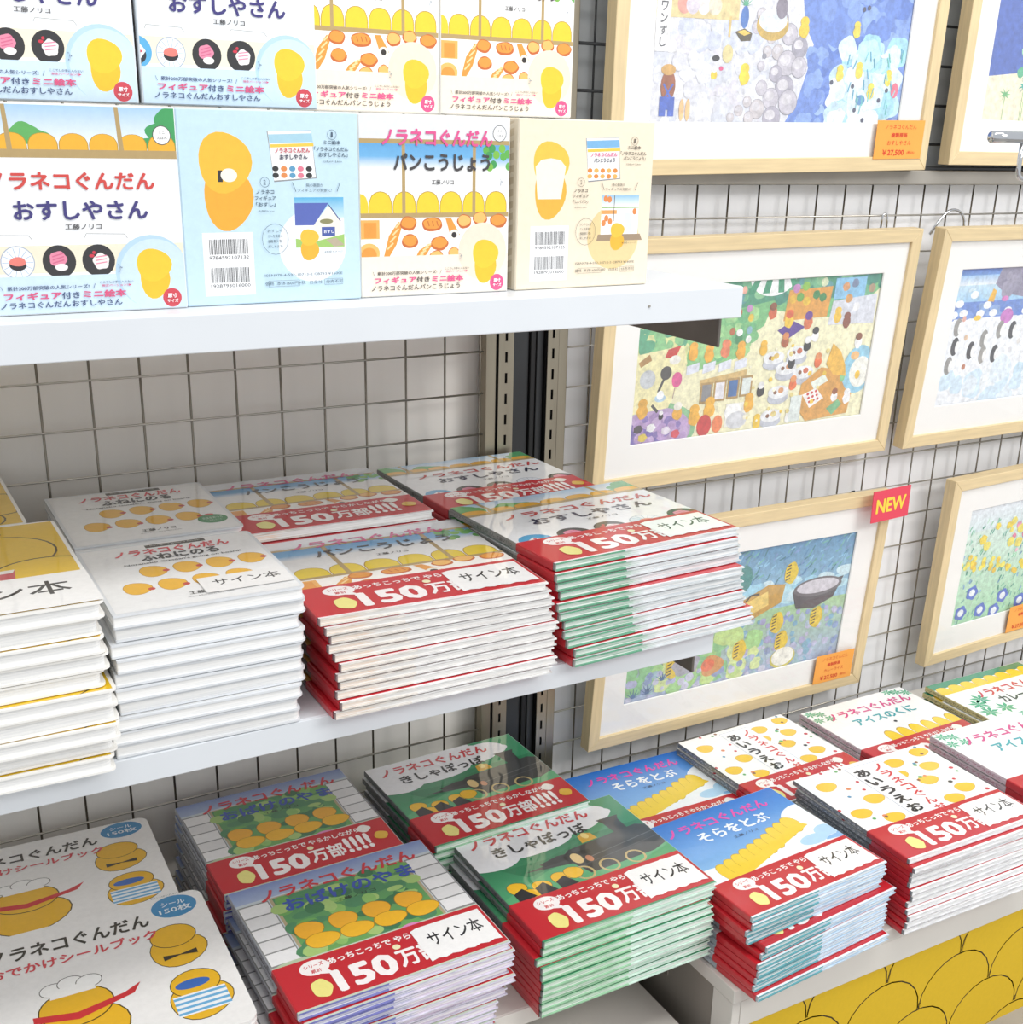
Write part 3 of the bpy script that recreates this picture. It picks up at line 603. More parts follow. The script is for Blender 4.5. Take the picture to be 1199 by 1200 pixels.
# kinds: W,H, art, cover colour, page material, sticker/film
PG = {
 'panko': page_material('pages_bread', '#ecab5c', '#d8d3ce', .7, -.05), 'osushi': page_material('pages_green', '#4f9a74', '#c4cbd0', .95, .0),
 'kisha': page_material('pages_leaf', '#7fbf8c', '#b7dcc4', .9, -.0), 'obake': page_material('pages_violet', '#5a5ca8', '#c9b4cc', .85, .02),
 'sora': page_material('pages_teal', '#4a9aa4', '#9fc2dc', .9, -.01), 'plain': page_material('pages_white', '#d9dcdd', '#ccd0d4', .4, .0)}
def mcol(name, spine, left=None, right=None, split=0.0, hw=0.106):
    left = left or spine; right = right or left
    mt = material('cover_' + name, spine, 0.3, coat=0.5); nt = mt.node_tree; b = nt.nodes['Principled BSDF']
    tc = nt.nodes.new('ShaderNodeTexCoord'); sx = nt.nodes.new('ShaderNodeSeparateXYZ'); nt.links.new(tc.outputs['Object'], sx.inputs[0])
    mp = nt.nodes.new('ShaderNodeMapping'); mp.inputs['Scale'].default_value = (70, 40, 500); nz = nt.nodes.new('ShaderNodeTexNoise'); nz.inputs['Scale'].default_value = 1; nz.inputs['Detail'].default_value = 3
    nt.links.new(tc.outputs['Object'], mp.inputs[0]); nt.links.new(mp.outputs[0], nz.inputs[0])
    prev = None
    for thr, col in ((-hw + .0012, left), (split, right)):
        st = nt.nodes.new('ShaderNodeMapRange'); st.inputs[1].default_value = thr; st.inputs[2].default_value = thr + .0005; nt.links.new(sx.outputs[0], st.inputs[0])
        mx = nt.nodes.new('ShaderNodeMix'); mx.data_type = 'RGBA'; nt.links.new(st.outputs[0], mx.inputs[0]); mx.inputs[7].default_value = lin(col)
        if prev is None: mx.inputs[6].default_value = lin(spine)
        else: nt.links.new(prev.outputs[2], mx.inputs[6])
        prev = mx
    mr = nt.nodes.new('ShaderNodeMapRange'); mr.inputs[1].default_value = .35; mr.inputs[2].default_value = .65; mr.inputs[3].default_value = .78; mr.inputs[4].default_value = 1.15
    nt.links.new(nz.outputs[0], mr.inputs[0])
    mu = nt.nodes.new('ShaderNodeMix'); mu.data_type = 'RGBA'; mu.blend_type = 'MULTIPLY'; mu.inputs[0].default_value = 1; nt.links.new(prev.outputs[2], mu.inputs[6]); nt.links.new(mr.outputs[0], mu.inputs[7])
    nt.links.new(mu.outputs[2], b.inputs['Base Color']); return mt
CV = {'panko': mcol('bread', '#7c6a6c', '#e6e0d8', '#e9e8e6', -.035), 'osushi': mcol('sushi', '#8b8c88', '#62a685', '#d9dee0', -.03), 'kisha': mcol('train', '#6d726f', '#9acba4', '#cfe8da', .0), 'obake': mcol('mountain', '#b9bcc4', '#7a7cc0', '#d9d4e4', -.02),
      'sora': mcol('sky', '#a9b6bc', '#5aa6b0', '#c9dced', -.005), 'aiueo': mcol('syllabary', '#7f8286', '#e8e8ea', '#efeff1'), 'aisu': mcol('ice', '#d8c4cc', '#d9e4e0', '#eef0ef'), 'curry': mcol('curry', '#cfc48c', '#d9e4d0', '#eef0ef'),
      'funeni': material('cover_ship', '#dde0e3', .35, coat=.4), 'sticker': material('cover_sticker', '#efedea', .35, coat=.4), 'yellow': material('cover_yellow', '#f3f1ec', .4, coat=.3)}
RED = material('red_band_paper', '#c4242f', 0.35, coat=0.6, coat_rough=0.08)
W0, H0 = 0.212, 0.200
def cshape(W, H, T, t, y0, y1, grow=0.0, inner=0.0, rnd=0.0016):
    """cover or band wrapping round the spine at -x: C profile extruded along y"""
    x0, x1, za, zb = -W / 2 - grow, W / 2 + (0.0 if not grow else -0.001), -grow, T + grow
    c = rnd
    out = [(x1, za), (x0 + c, za), (x0 + c * .3, za + c * .3), (x0, za + c), (x0, zb - c), (x0 + c * .3, zb - c * .3), (x0 + c, zb), (x1, zb)]
    inn = [(x1, zb - t), (x0 + t, zb - t), (x0 + t, za + t), (x1, za + t)]
    bm = bmesh.new(); ring = out + inn
    a = [bm.verts.new((x, y0, z)) for x, z in ring]; b = [bm.verts.new((x, y1, z)) for x, z in ring]; n = len(ring)
    for i in range(n): bm.faces.new((a[i], a[(i + 1) % n], b[(i + 1) % n], b[i]))
    bm.faces.new(a[::-1]); bm.faces.new(b)
    bmesh.ops.triangulate(bm, faces=[f for f in bm.faces if len(f.verts) > 4])
    return bm
def band_print(T, W=W0, H=H0, t0=.665):
    bh = (0.985 - t0) * H; p = Print(W - .004, bh, 0.0)
    cy = H / 2 - (t0 + .985) / 2 * H
    L = p
    L.ell(.155, .23, .068, .17, '#fdf6f4'); L.poly([(.20, .33), (.225, .48), (.165, .40)], '#fdf6f4')
    L.text('シリーズ', .155, .18, .09, .09, '#cf3038', .02); L.text('累計', .155, .31, .05, .08, '#cf3038', .02)
    L.text('あっちこっちで やらかしながら', .53, .20, .62, .15, '#fdf6f4', .03)
    L.text('150', .345, .66, .29, .50, '#fdf6f4', .045); L.text('万部', .60, .64, .20, .42, '#fdf6f4', .03); L.text('!!!!', .785, .60, .15, .50, '#fdf6f4', .04)
    L.ell(.135, .70, .045, .20, '#f2e88a', wob=.05, seed=3); L.ell(.53, .37, .018, .06, '#f4ecc0'); L.ell(.865, .22, .04, .12, '#f6efe8', wob=.06, seed=8); L.ell(.93, .55, .04, .13, '#e9b93a', wob=.05, seed=9)
    return p.mesh('band_lettering', M['film'], Matrix.Translation((0.001, cy, T + .0007)))
def signed_sticker(W, H, T, t0=.70, s0=.63, wv=.35, hv=.26, rag=True):
    p = Print(W * wv, H * hv, 0.0)
    if rag: p.poly([(0, .05), (.1, 0), (1, .0), (1, 1), (.9, .96), (.8, 1), (.7, .96), (.6, 1), (.5, .96), (.4, 1), (.3, .96), (.2, 1), (.1, .96), (0, 1)], '#fbfaf8')
    else: p.rect(0, 0, 1, 1, '#fbfaf8')
    p.text('サイン本', .52, .42, .76, .42, '#1e1e22', .012)
    return p.mesh('signed_sticker', M['film'], Matrix.Translation(((s0 + wv / 2 - .5) * W, (.5 - t0 - hv / 2) * H, T + .0010)))
KIND = {
 'panko': (W0, H0, c_panko, 'panko', 'film', True, '#cfcac2'), 'osushi': (W0, H0, c_osushi, 'osushi', 'film', True, '#333'),
 'kisha': (W0, H0, c_kisha, 'kisha', 'film', True, '#333'), 'obake': (W0, H0, c_obake, 'obake', 'print', True, '#555'), 'sora': (W0, H0, c_sora, 'sora', 'print', True, '#e8eef4'),
 'aiueo': (W0, H0, c_aiueo, 'plain', 'print', True, '#e8e8ea'), 'aisu': (W0, H0, c_aisu, 'plain', 'print', True, '#b0406a'), 'curry': (W0, H0, c_curry, 'plain', 'print', True, '#4a3a2a'),
 'funeni': (0.15, 0.158, c_funeni, 'plain', 'print', False, None), 'funeni_badge': (0.15, 0.158, c_funeni_badge, 'plain', 'print', False, None),
 'sticker': (0.26, 0.214, c_sticker, 'plain', 'print', False, None), 'yellow': (0.23, 0.213, c_yellow, 'plain', 'print', False, None)}
CACHE = {}
def book_meshes(kind, T, signed):
    key = (kind, round(T, 5), signed)
    if key in CACHE: return CACHE[key]
    W, H, art, pg, pm, band, spine = KIND[kind]
    cv = CV.get(kind) or CV['funeni']
    ms = []
    if kind in ('funeni', 'funeni_badge', 'sticker', 'yellow'):
        # board book / thick book: rounded corners, pages flush
        def slab(z0, z1, inset, rad, mat, name):
            bm = bmesh.new(); pts = []
            for cx, cy, u0 in ((W / 2 - rad, H / 2 - rad, 0), (-W / 2 + .001, H / 2 - .001, 90), (-W / 2 + .001, -H / 2 + .001, 180), (W / 2 - rad, -H / 2 + rad, 270)):
                r_ = rad if cx > 0 else .001
                for q in range(5):
                    u_ = math.radians(u0 + q * 22.5); pts.append((cx + r_ * math.cos(u_) - (inset if cx > 0 else -inset * 0.2), cy + r_ * math.sin(u_) - math.copysign(inset, cy)))
            a = [bm.verts.new((x, y, z0)) for x, y in pts]; b = [bm.verts.new((x, y, z1)) for x, y in pts]; n = len(pts)
            for i in range(n): bm.faces.new((a[i], a[(i + 1) % n], b[(i + 1) % n], b[i]))
            bm.faces.new(a[::-1]); bm.faces.new(b); return (name, finish(bm, name, mat), None)
        rad = .012 if kind == 'sticker' else .006
        bt = .0018
        ms.append(slab(0, bt, 0, rad, cv, 'back_cover')); ms.append(slab(bt, T - bt, .0012 if kind != 'yellow' else .003, rad, PG[pg], 'page_block')); ms.append(slab(T - bt, T, 0, rad, cv, 'front_cover'))
        inset = .003 if rad < .01 else .0
    else:
        bt = .0014
        bm = cshape(W, H, T, bt, -H / 2, H / 2); ms.append(('hard_cover', finish(bm, 'hard_cover', cv), None))
        bm = bmesh.new(); box_bm(bm, (-W / 2 + bt + .0003, -H / 2 + .0013, bt + .0001), (W / 2 - .002, H / 2 - .0013, T - bt - .0001)); ms.append(('page_block', finish(bm, 'page_block', PG[pg]), None))
        inset = .0004
    Wp, Hp = W - inset * 2, H - inset * 2
    p = Print(Wp, Hp, 0.0, 0.000004); L = Print(Wp, Hp, 0.0, 0.000004, clip=False)
    art(p, (Wp, Hp, L))
    if rad_round := (kind == 'sticker'):
        # keep ink inside rounded right corners
        def rc(v):
            x, y, z = v; rx = W / 2 - .012; ry = H / 2 - .012
            if x > rx and abs(y) > ry:
                dx, dy = x - rx, abs(y) - ry; d = math.hypot(dx, dy)
                if d > .0118: x = rx + dx / d * .0118; y = math.copysign(ry + dy / d * .0118, y)
            return (x, y, z)
        p.v = [rc(v) for v in p.v]
        # replace the base sheet by a rounded one
        base = []
        for cx, cy, u0 in ((W / 2 - .012, H / 2 - .012, 0), (-W / 2 + .0005, H / 2 - .0005, 90), (-W / 2 + .0005, -H / 2 + .0005, 180), (W / 2 - .012, -H / 2 + .012, 270)):
            for q in range(6): u_ = math.radians(u0 + 18 * q); r_ = .0118 if cx > 0 else 0; base.append((cx + r_ * math.cos(u_), cy + r_ * math.sin(u_), 0)) if (cx > 0 or q == 0) else None
        n = len(p.v); p.v += base; p.f[0] = tuple(range(n, n + len(base))); p.c[0] = lin('#f3f1ee')
    ms.append(('cover_picture', p.mesh('cover_picture', M[pm], Matrix.Translation((0, 0, T + .00008))), None))
    if spine:
        txt = {'osushi': 'ノラネコぐんだん おすしやさん  工藤ノリコ', 'kisha': 'ノラネコぐんだん きしゃぽっぽ  工藤ノリコ', 'obake': 'ノラネコぐんだん おばけのやま', 'panko': 'ノラネコぐんだん パンこうじょう', 'sora': 'ノラネコぐんだん そらをとぶ', 'aiueo': 'ノラネコぐんだん あいうえお', 'aisu': 'ノラネコぐんだん アイスのくに', 'curry': 'ノラネコぐんだん カレーライス'}[kind]
        vs, fs, n1 = glyphs(txt, .0); SL = Print(Wp, Hp, 0.0); ln = H * (.58 if band else .85); c0 = H / 2 - ln / 2 - .008
        SL.v = [(-W / 2 - .0001, c0 - a * ln, T / 2 + b * T * .5) for a, b in vs]; SL.f = [tuple(f) for f in fs]; SL.c = [lin(spine)] * len(fs)
        ms.append(('spine_lettering', SL.mesh('spine_lettering', M[pm]), None))
    ms.append(('lettering', L.mesh('lettering', M[pm], Matrix.Translation((0, 0, T + .00035))), None))
    if band:
        bm = cshape(W, H, T, .0004, H / 2 - .985 * H, H / 2 - .665 * H, grow=.00055)
        ms.append(('belly_band', finish(bm, 'belly_band', RED), 'red paper band'))
        ms.append(('>lettering', band_print(T), None))
    if signed:
        if band: ms.append(('signed_sticker', signed_sticker(W, H, T), 'white sticker with black writing'))
        elif kind == 'yellow': ms.append(('signed_sticker', signed_sticker(W, H, T, .66, .30, .70, .33, False), 'white sticker with black writing'))
        else: ms.append(('signed_sticker', signed_sticker(W, H, T, .68, .50, .48, .22, False), 'white sticker with black writing'))
    CACHE[key] = ms
    return ms
def make_book(kind, T, loc, rz, scale, signed, label, group, name='picture_book'):
    root = empty(name, loc, rz); root.scale = (scale[0], scale[1], 1); tag(root, label, 'book', group)
    last = None
    for nm, me, lb in book_meshes(kind, T, signed):
        par = root
        if nm[0] == '>': nm = nm[1:]; par = last
        o = link(nm, me, par)
        if lb: o['label'] = lb
        last = o if nm == 'belly_band' else last
    return root
ORD = ['top', 'second', 'third', 'fourth', 'fifth', 'sixth', 'seventh', 'eighth', 'ninth', 'tenth', 'eleventh', 'twelfth', 'thirteenth', 'fourteenth', 'fifteenth']
def stack(kind, n, top, z_bottom, wh, look, place, seed=0, offs=None, jit=.0022, signed=True, kind_top=None, drift=(0, 0)):
    rnd = random.Random(seed); x, y, z, th = top; W, H = KIND[kind][:2]; gap = .0014 if KIND[kind][5] else .0009
    T = (z - z_bottom) / n - gap; grp = look + 's in the ' + place
    for i in range(n):
        zz = z_bottom + (n - 1 - i) * (T + gap) + .0006
        dx = rnd.uniform(-jit, jit) if i else 0; dy = rnd.uniform(-jit, jit) if i else 0; dt = rnd.uniform(-.012, .012) if i else 0
        if offs and i < len(offs): dx += offs[i][0]; dy += offs[i][1]; dt += offs[i][2]
        f = i / max(n - 1, 1); dx += drift[0] * f; dy += drift[1] * f
        lb = ('%s, topmost of the %s' % (look, place)) if i == 0 else ('%s, bottommost of the %s' % (look, place)) if i == n - 1 else ('%s, %s from top in %s' % (look, ORD[i], place))
        make_book((kind_top or kind) if i == 0 else kind, T, (x + dx, y + dy, zz), th + dt, (wh[0] / W, wh[1] / H), signed and i == 0, lb, grp)

ZM, ZL, ZC = -0.2165, -0.5975, CT
# middle shelf, front row
stack('yellow', 10, (-.1435, -.3067, -.079, -.005), ZM, (.230, .213), 'thick white-edged yellow book', 'front left stack on middle shelf', 1, jit=.004)
stack('funeni', 10, (.0534, -.3237, -.097, -.016), ZM, (.149, .157), 'white board book', 'front stack on middle shelf', 2, jit=.003, drift=(-.006, 0))
stack('panko', 11, (.2440, -.3120, -.125, -.045), ZM, (.210, .200), 'bread-pattern picture book', 'front stack on middle shelf', 3, offs=[(0, 0, 0), (.004, -.001, .02), (.006, 0, .03), (.007, 0, .03), (.009, 0, .04), (.009, 0, .04), (.009, 0, .04), (.01, 0, .04), (.01, 0, .04), (.01, 0, .04), (.005, -.003, .03)], jit=.0028)
stack('osushi', 11, (.4666, -.2975, -.116, .050), ZM, (.220, .192), 'sushi-shop picture book', 'front stack on middle shelf', 4, offs=[(0, 0, 0), (0, -.003, 0), (.002, -.002, 0), (.002, -.004, 0), (.003, -.011, -.02), (.003, -.008, 0), (.004, -.009, 0), (.005, -.009, 0), (.008, -.011, 0), (.014, -.012, 0), (.015, -.016, 0)], jit=.0022)
# middle shelf, back row
stack('yellow', 9, (-.1629, -.095, -.082, 0), ZM, (.230, .190), 'thick white-edged yellow book', 'back left stack on middle shelf', 5, signed=False)
stack('funeni', 9, (.0659, -.1101, -.110, -.012), ZM, (.155, .167), 'white board book', 'back stack on middle shelf', 6, signed=False, kind_top='funeni_badge')
stack('panko', 10, (.2354, -.1180, -.115, -.013), ZM, (.197, .181), 'bread-pattern picture book', 'back stack on middle shelf', 7, signed=False, offs=[(0, 0, 0), (.002, -.004, .02)], jit=.0015)
stack('osushi', 9, (.4499, -.1070, -.122, .020), ZM, (.191, .180), 'sushi-shop picture book', 'back stack on middle shelf', 8, signed=False)
# low shelf
stack('sticker', 13, (-.0607, -.2990, -.490, -.027), ZL, (.260, .216), 'white sticker book', 'front stack on low shelf', 9, signed=False, jit=.0015)
stack('sticker', 14, (-.0750, -.1150, -.492, -.03), ZL, (.260, .180), 'white sticker book', 'back stack on low shelf', 10, signed=False, jit=.001)
stack('obake', 12, (.2013, -.3264, -.485, .010), ZL, (.215, .201), 'ghost-mountain picture book', 'front stack on low shelf', 11, offs=[(0, 0, 0), (.003, -.004, 0), (.003, -.003, 0), (0, 0, 0), (.004, -.002, 0), (-.004, 0, 0), (0, 0, 0), (-.012, 0, 0), (-.012, 0, 0), (-.014, 0, 0), (-.013, 0, 0), (-.014, 0, 0)], jit=.0018)
stack('obake', 12, (.1904, -.1286, -.488, .004), ZL, (.200, .190), 'ghost-mountain picture book', 'back stack on low shelf', 12, signed=False, jit=.0025, drift=(-.004, 0))
stack('kisha', 10, (.4568, -.3192, -.503, .010), ZL, (.217, .204), 'steam-train picture book', 'front stack on low shelf', 13, offs=[(0, 0, 0), (-.001, .001, 0), (-.008, .0, 0), (-.003, -.002, 0), (-.001, -.003, 0), (-.002, -.003, 0), (-.001, -.002, 0), (-.001, 0, 0), (-.002, 0, 0), (0, 0, 0)], jit=.001)
stack('kisha', 11, (.4236, -.1350, -.495, .022), ZL, (.205, .192), 'steam-train picture book', 'back stack on low shelf', 14, signed=False, drift=(-.004, 0))
# counter
stack('sora', 11, (.6783, -.3640, -.525, .050), ZC, (.206, .192), 'blue-sky picture book', 'front stack on counter', 15, offs=[(0, 0, 0), (-.001, -.001, 0), (-.003, -.001, 0), (-.005, 0, 0), (.010, -.010, .03), (.006, -.008, .03), (.0, -.012, .02), (-.001, -.012, .02), (-.001, -.012, .02), (-.003, -.012, .02), (-.001, -.02, 0)], jit=.0008)
stack('sora', 4, (.7013, -.1502, -.578, -.020), ZC, (.196, .197), 'blue-sky picture book', 'back stack on counter', 16, signed=False)
stack('aiueo', 12, (.9243, -.3664, -.525, -.020), ZC, (.222, .200), 'thin white syllabary picture book', 'front stack on counter', 17, offs=[(0, 0, 0), (.0, -.008, 0), (.003, -.004, 0), (.004, -.004, 0), (.004, -.004, 0), (.003, -.006, 0), (.003, -.006, 0), (.001, -.006, 0), (.0, -.009, 0), (-.001, -.011, 0), (-.003, -.013, 0), (-.004, -.013, 0)], jit=.0012)
stack('aiueo', 7, (.8830, -.1600, -.560, .019), ZC, (.191, .197), 'thin white syllabary picture book', 'back stack on counter', 18, signed=False)
stack('aisu', 6, (1.1156, -.1600, -.565, .003), ZC, (.207, .190), 'ice-land picture book', 'back stack on counter', 19, signed=False)
stack('aisu', 9, (1.1650, -.3665, -.520, -.030), ZC, (.214, .197), 'ice-land picture book', 'front right stack on counter', 20, signed=False)
stack('curry', 6, (1.3537, -.1900, -.560, -.010), ZC, (.213, .197), 'curry-rice picture book', 'back right stack on counter', 21, signed=False, drift=(-.006, 0))

# ------------------------------------------------------------------ boxed sets on the top shelf
BW, BH, BD = 0.135, 0.1365, 0.046
BCACHE = {}
def box_set(kind, x, y, z, w_, h_, label, rz=0.0):
    if kind not in BCACHE:
        bm = bmesh.new(); box_bm(bm, (-BW / 2, 0, 0), (BW / 2, BD, BH), 0.0012)
        colr = {'osushi': '#e4eaee', 'panko': '#eceae4', 'sushi_back': '#c9e0ee', 'bread_back': '#e7dcc6'}[kind]
        mt = material('box_' + kind, colr, 0.35, coat=0.3, noise=0.03, scale=40)
        ms = [('carton', finish(bm, 'carton', mt))]
        p = Print(BW - .002, BH - .002, 0, .000002); L = Print(BW - .002, BH - .002, 0, .000002, clip=False)
        if kind == 'osushi': c_osushi(p, (p.W, p.H, L), True); mini_badge(p, L, 1, .13)
        elif kind == 'panko': c_panko(p, (p.W, p.H, L), True)
        else: c_back(p, (p.W, p.H, L), 'sushi' if kind == 'sushi_back' else 'bread')
        rx = Matrix.Rotation(math.pi / 2, 4, 'X')
        ms.append(('front_print', p.mesh('front_print', M['print'], Matrix.Translation((0, -.0001, BH / 2)) @ rx)))
        ms.append(('lettering', L.mesh('lettering', M['print'], Matrix.Translation((0, -.0007, BH / 2)) @ rx)))
        # dark spine strip of the mini book on the left side
        sp = Print(BD - .012, BH - .004, 0, .00001); sp.rect(0, 0, 1, 1, '#50484c' if kind in ('osushi', 'panko') else ('#b9d3e2' if kind == 'sushi_back' else '#cdbfa6'))
        if kind == 'bread_back':
            for i in range(14): sp.poly([(0, i / 14), (1, i / 14 - .06), (1, i / 14 - .03), (0, i / 14 + .03)], '#e4dac6')
        elif kind in ('osushi', 'panko'):
            for i in range(12): sp.ell(.5, .05 + i * .075, .25, .02, ('#e9e4e0', '#e0a94a', '#6a9a7a')[i % 3], n=8)
        ms.append(('side_print', sp.mesh('side_print', M['print'], Matrix.Translation((-BW / 2 - .0001, BD / 2, BH / 2)) @ Matrix.Rotation(-math.pi / 2, 4, 'Z') @ rx)))
        BCACHE[kind] = ms
    r = empty('boxed_book_set', (x, y, z), rz); r.scale = (w_ / BW, 1, h_ / BH); tag(r, label, 'box', 'boxed mini book sets on the top shelf')
    for nm, me in BCACHE[kind]: link(nm, me, r)
ZT = 0.1197
box_set('osushi', -.0105, -.370, ZT, .136, .1365, 'sushi-shop box with red and navy title, leftmost of the lower row')
box_set('sushi_back', .1265, -.366, ZT, .137, .1365, 'light blue box showing its barcode side on the white shelf', .012)
box_set('panko', .2620, -.362, ZT, .132, .1365, 'bread-pattern box with pink title in the lower row')
box_set('bread_back', .4040, -.360, ZT, .137, .1365, 'beige box showing its barcode side, rightmost of the lower row', .02)
for i, (x, k) in enumerate(((-.02, 'osushi'), (.12, 'sushi_back'), (.25, 'panko'), (.385, 'panko'))):
    box_set(k, x, -.290, ZT, .130, .1360, 'box hidden behind the lower row, number %s from the left' % ('one', 'two', 'three', 'four')[i])
ZU = ZT + .1385
box_set('osushi', -.0195, -.310, ZU, .135, .1365, 'sushi-shop box cut by the left edge, leftmost of the upper row')
box_set('osushi', .1175, -.310, ZU, .134, .1365, 'sushi-shop box in the upper row above the light blue box')
box_set('panko', .2460, -.262, ZU, .134, .1365, 'bread-pattern box partly behind the sushi-shop box, upper row')
box_set('panko', .3805, -.262, ZU, .133, .1365, 'bread-pattern box at the right end of the upper row')

# ------------------------------------------------------------------ framed pictures
FW, FH, FD, RW = 0.516, 0.3182, 0.0196, 0.0178
def rail_mesh(ax):
    bm = bmesh.new(); pts = []
    L = FW if ax == 'h' else FH
    def P_(u_, v_, d): return (u_, d, v_) if ax == 'h' else (v_, d, u_)
    prof = [(0.0, 0.0), (0.0, FD), (RW, FD), (RW, 0.0)]
    a = [bm.verts.new(P_(v_, v_, d)) for v_, d in prof]; b = [bm.verts.new(P_(L - v_, v_, d)) for v_, d in prof]
    for i in range(4): bm.faces.new((a[i], a[(i + 1) % 4], b[(i + 1) % 4], b[i]))
    bm.faces.new(a[::-1]); bm.faces.new(b)
    bmesh.ops.recalc_face_normals(bm, faces=bm.faces)
    bmesh.ops.bevel(bm, geom=list(bm.edges), offset=.0006, segments=1, affect='EDGES')
    return finish(bm, 'frame_rail', M['wood'] if ax == 'h' else M['wood_v'])
RH, RV = rail_mesh('h'), rail_mesh('v')
def frame(q, label, artfn):
    r = empty('framed_picture', q[:3]); r.rotation_euler = (Matrix.Rotation(q[5], 3, 'Z') @ Matrix.Rotation(q[4], 3, 'Y') @ Matrix.Rotation(q[3], 3, 'X')).to_euler()
    tag(r, label, 'picture', 'maple framed pictures on the grid')
    link('frame_rail', RH, r)
    o = link('frame_rail', RH, r); o.location = (0, 0, FH); o.scale = (1, 1, -1)
    link('frame_rail', RV, r)
    o = link('frame_rail', RV, r); o.location = (FW, 0, 0); o.scale = (-1, 1, 1)
    ax0, ax1, az0, az1 = .0565, .459, .0585, .2605
    bm = bmesh.new()
    x0, x1, z0, z1 = RW - .001, FW - RW + .001, RW - .001, FH - RW + .001
    vo = [(x0, z0), (x1, z0), (x1, z1), (x0, z1)]; vi = [(ax0, az0), (ax1, az0), (ax1, az1), (ax0, az1)]
    A = [bm.verts.new((x, .0045, z)) for x, z in vo]; B = [bm.verts.new((x, .0045, z)) for x, z in vi]; Cc = [bm.verts.new((x + (.001 if x < .2 else -.001), .0062, z + (.001 if z < .15 else -.001))) for x, z in vi]
    for i in range(4):
        j = (i + 1) % 4; bm.faces.new((A[i], A[j], B[j], B[i])); bm.faces.new((B[i], B[j], Cc[j], Cc[i]))
    link('mat_board', finish(bm, 'mat_board', M['mat']), r)
    box('backing_board', (RW - .001, .0075, RW - .001), (FW - RW + .001, .012, FH - RW + .001), M['mat'], r)
    p = Print(ax1 - ax0, az1 - az0, 0, .0000022); artfn(p)
    link('artwork', p.mesh('artwork', M['paint'], Matrix.Translation(((ax0 + ax1) / 2, .0072, (az0 + az1) / 2)) @ Matrix.Rotation(math.pi / 2, 4, 'X')), r)
    box('acrylic_pane', (RW - .0005, .0030, RW - .0005), (FW - RW + .0005, .0038, FH - RW + .0005), M['acrylic'], r)
    return r
def scatter(p, n, s0, t0, s1, t1, cols, r0, r1, seed, asp=1.9, nn=9, flat=1.0):
    rr = random.Random(seed)
    for i in range(n):
        r_ = rr.uniform(r0, r1); p.ell(rr.uniform(s0, s1), rr.uniform(t0, t1), r_, r_ * asp * flat, rr.choice(cols), n=nn if r_ < .02 else 20, wob=.08, seed=rr.randint(0, 999)); p.z -= p.dz * .5
def strokes(p, n, s0, t0, s1, t1, cols, ln, wd, seed, ang=0.3):
    rr = random.Random(seed)
    for i in range(n):
        a, b = rr.uniform(s0, s1), rr.uniform(t0, t1); u_ = ang + rr.uniform(-.5, .5); p.line([(a, b), (min(a + ln * math.cos(u_), 1), min(max(b + ln * 2 * math.sin(u_), 0), 1))], wd, rr.choice(cols)); p.z -= p.dz * .5
def sprout(p, a, b, r, col, n=7):
    for i in range(n):
        u_ = -math.pi * (i + .5) / n; p.poly([(a - .004, b), (a + r * math.cos(u_), b + 1.9 * r * math.sin(u_)), (a + .004, b)], col); p.z -= p.dz * .5
def lump(p, a, b, r, c, head=None, tall=1.5):
    """tiny painted figure: a body dab with a head dab, no features"""
    p.ell(a, b + r * 1.2, r, r * 1.9 * tall * .8, c, n=10, wob=.07, seed=int(a * 997)); p.ell(a, b - r * 1.2, r * .85, r * 1.5, head or c, n=10)
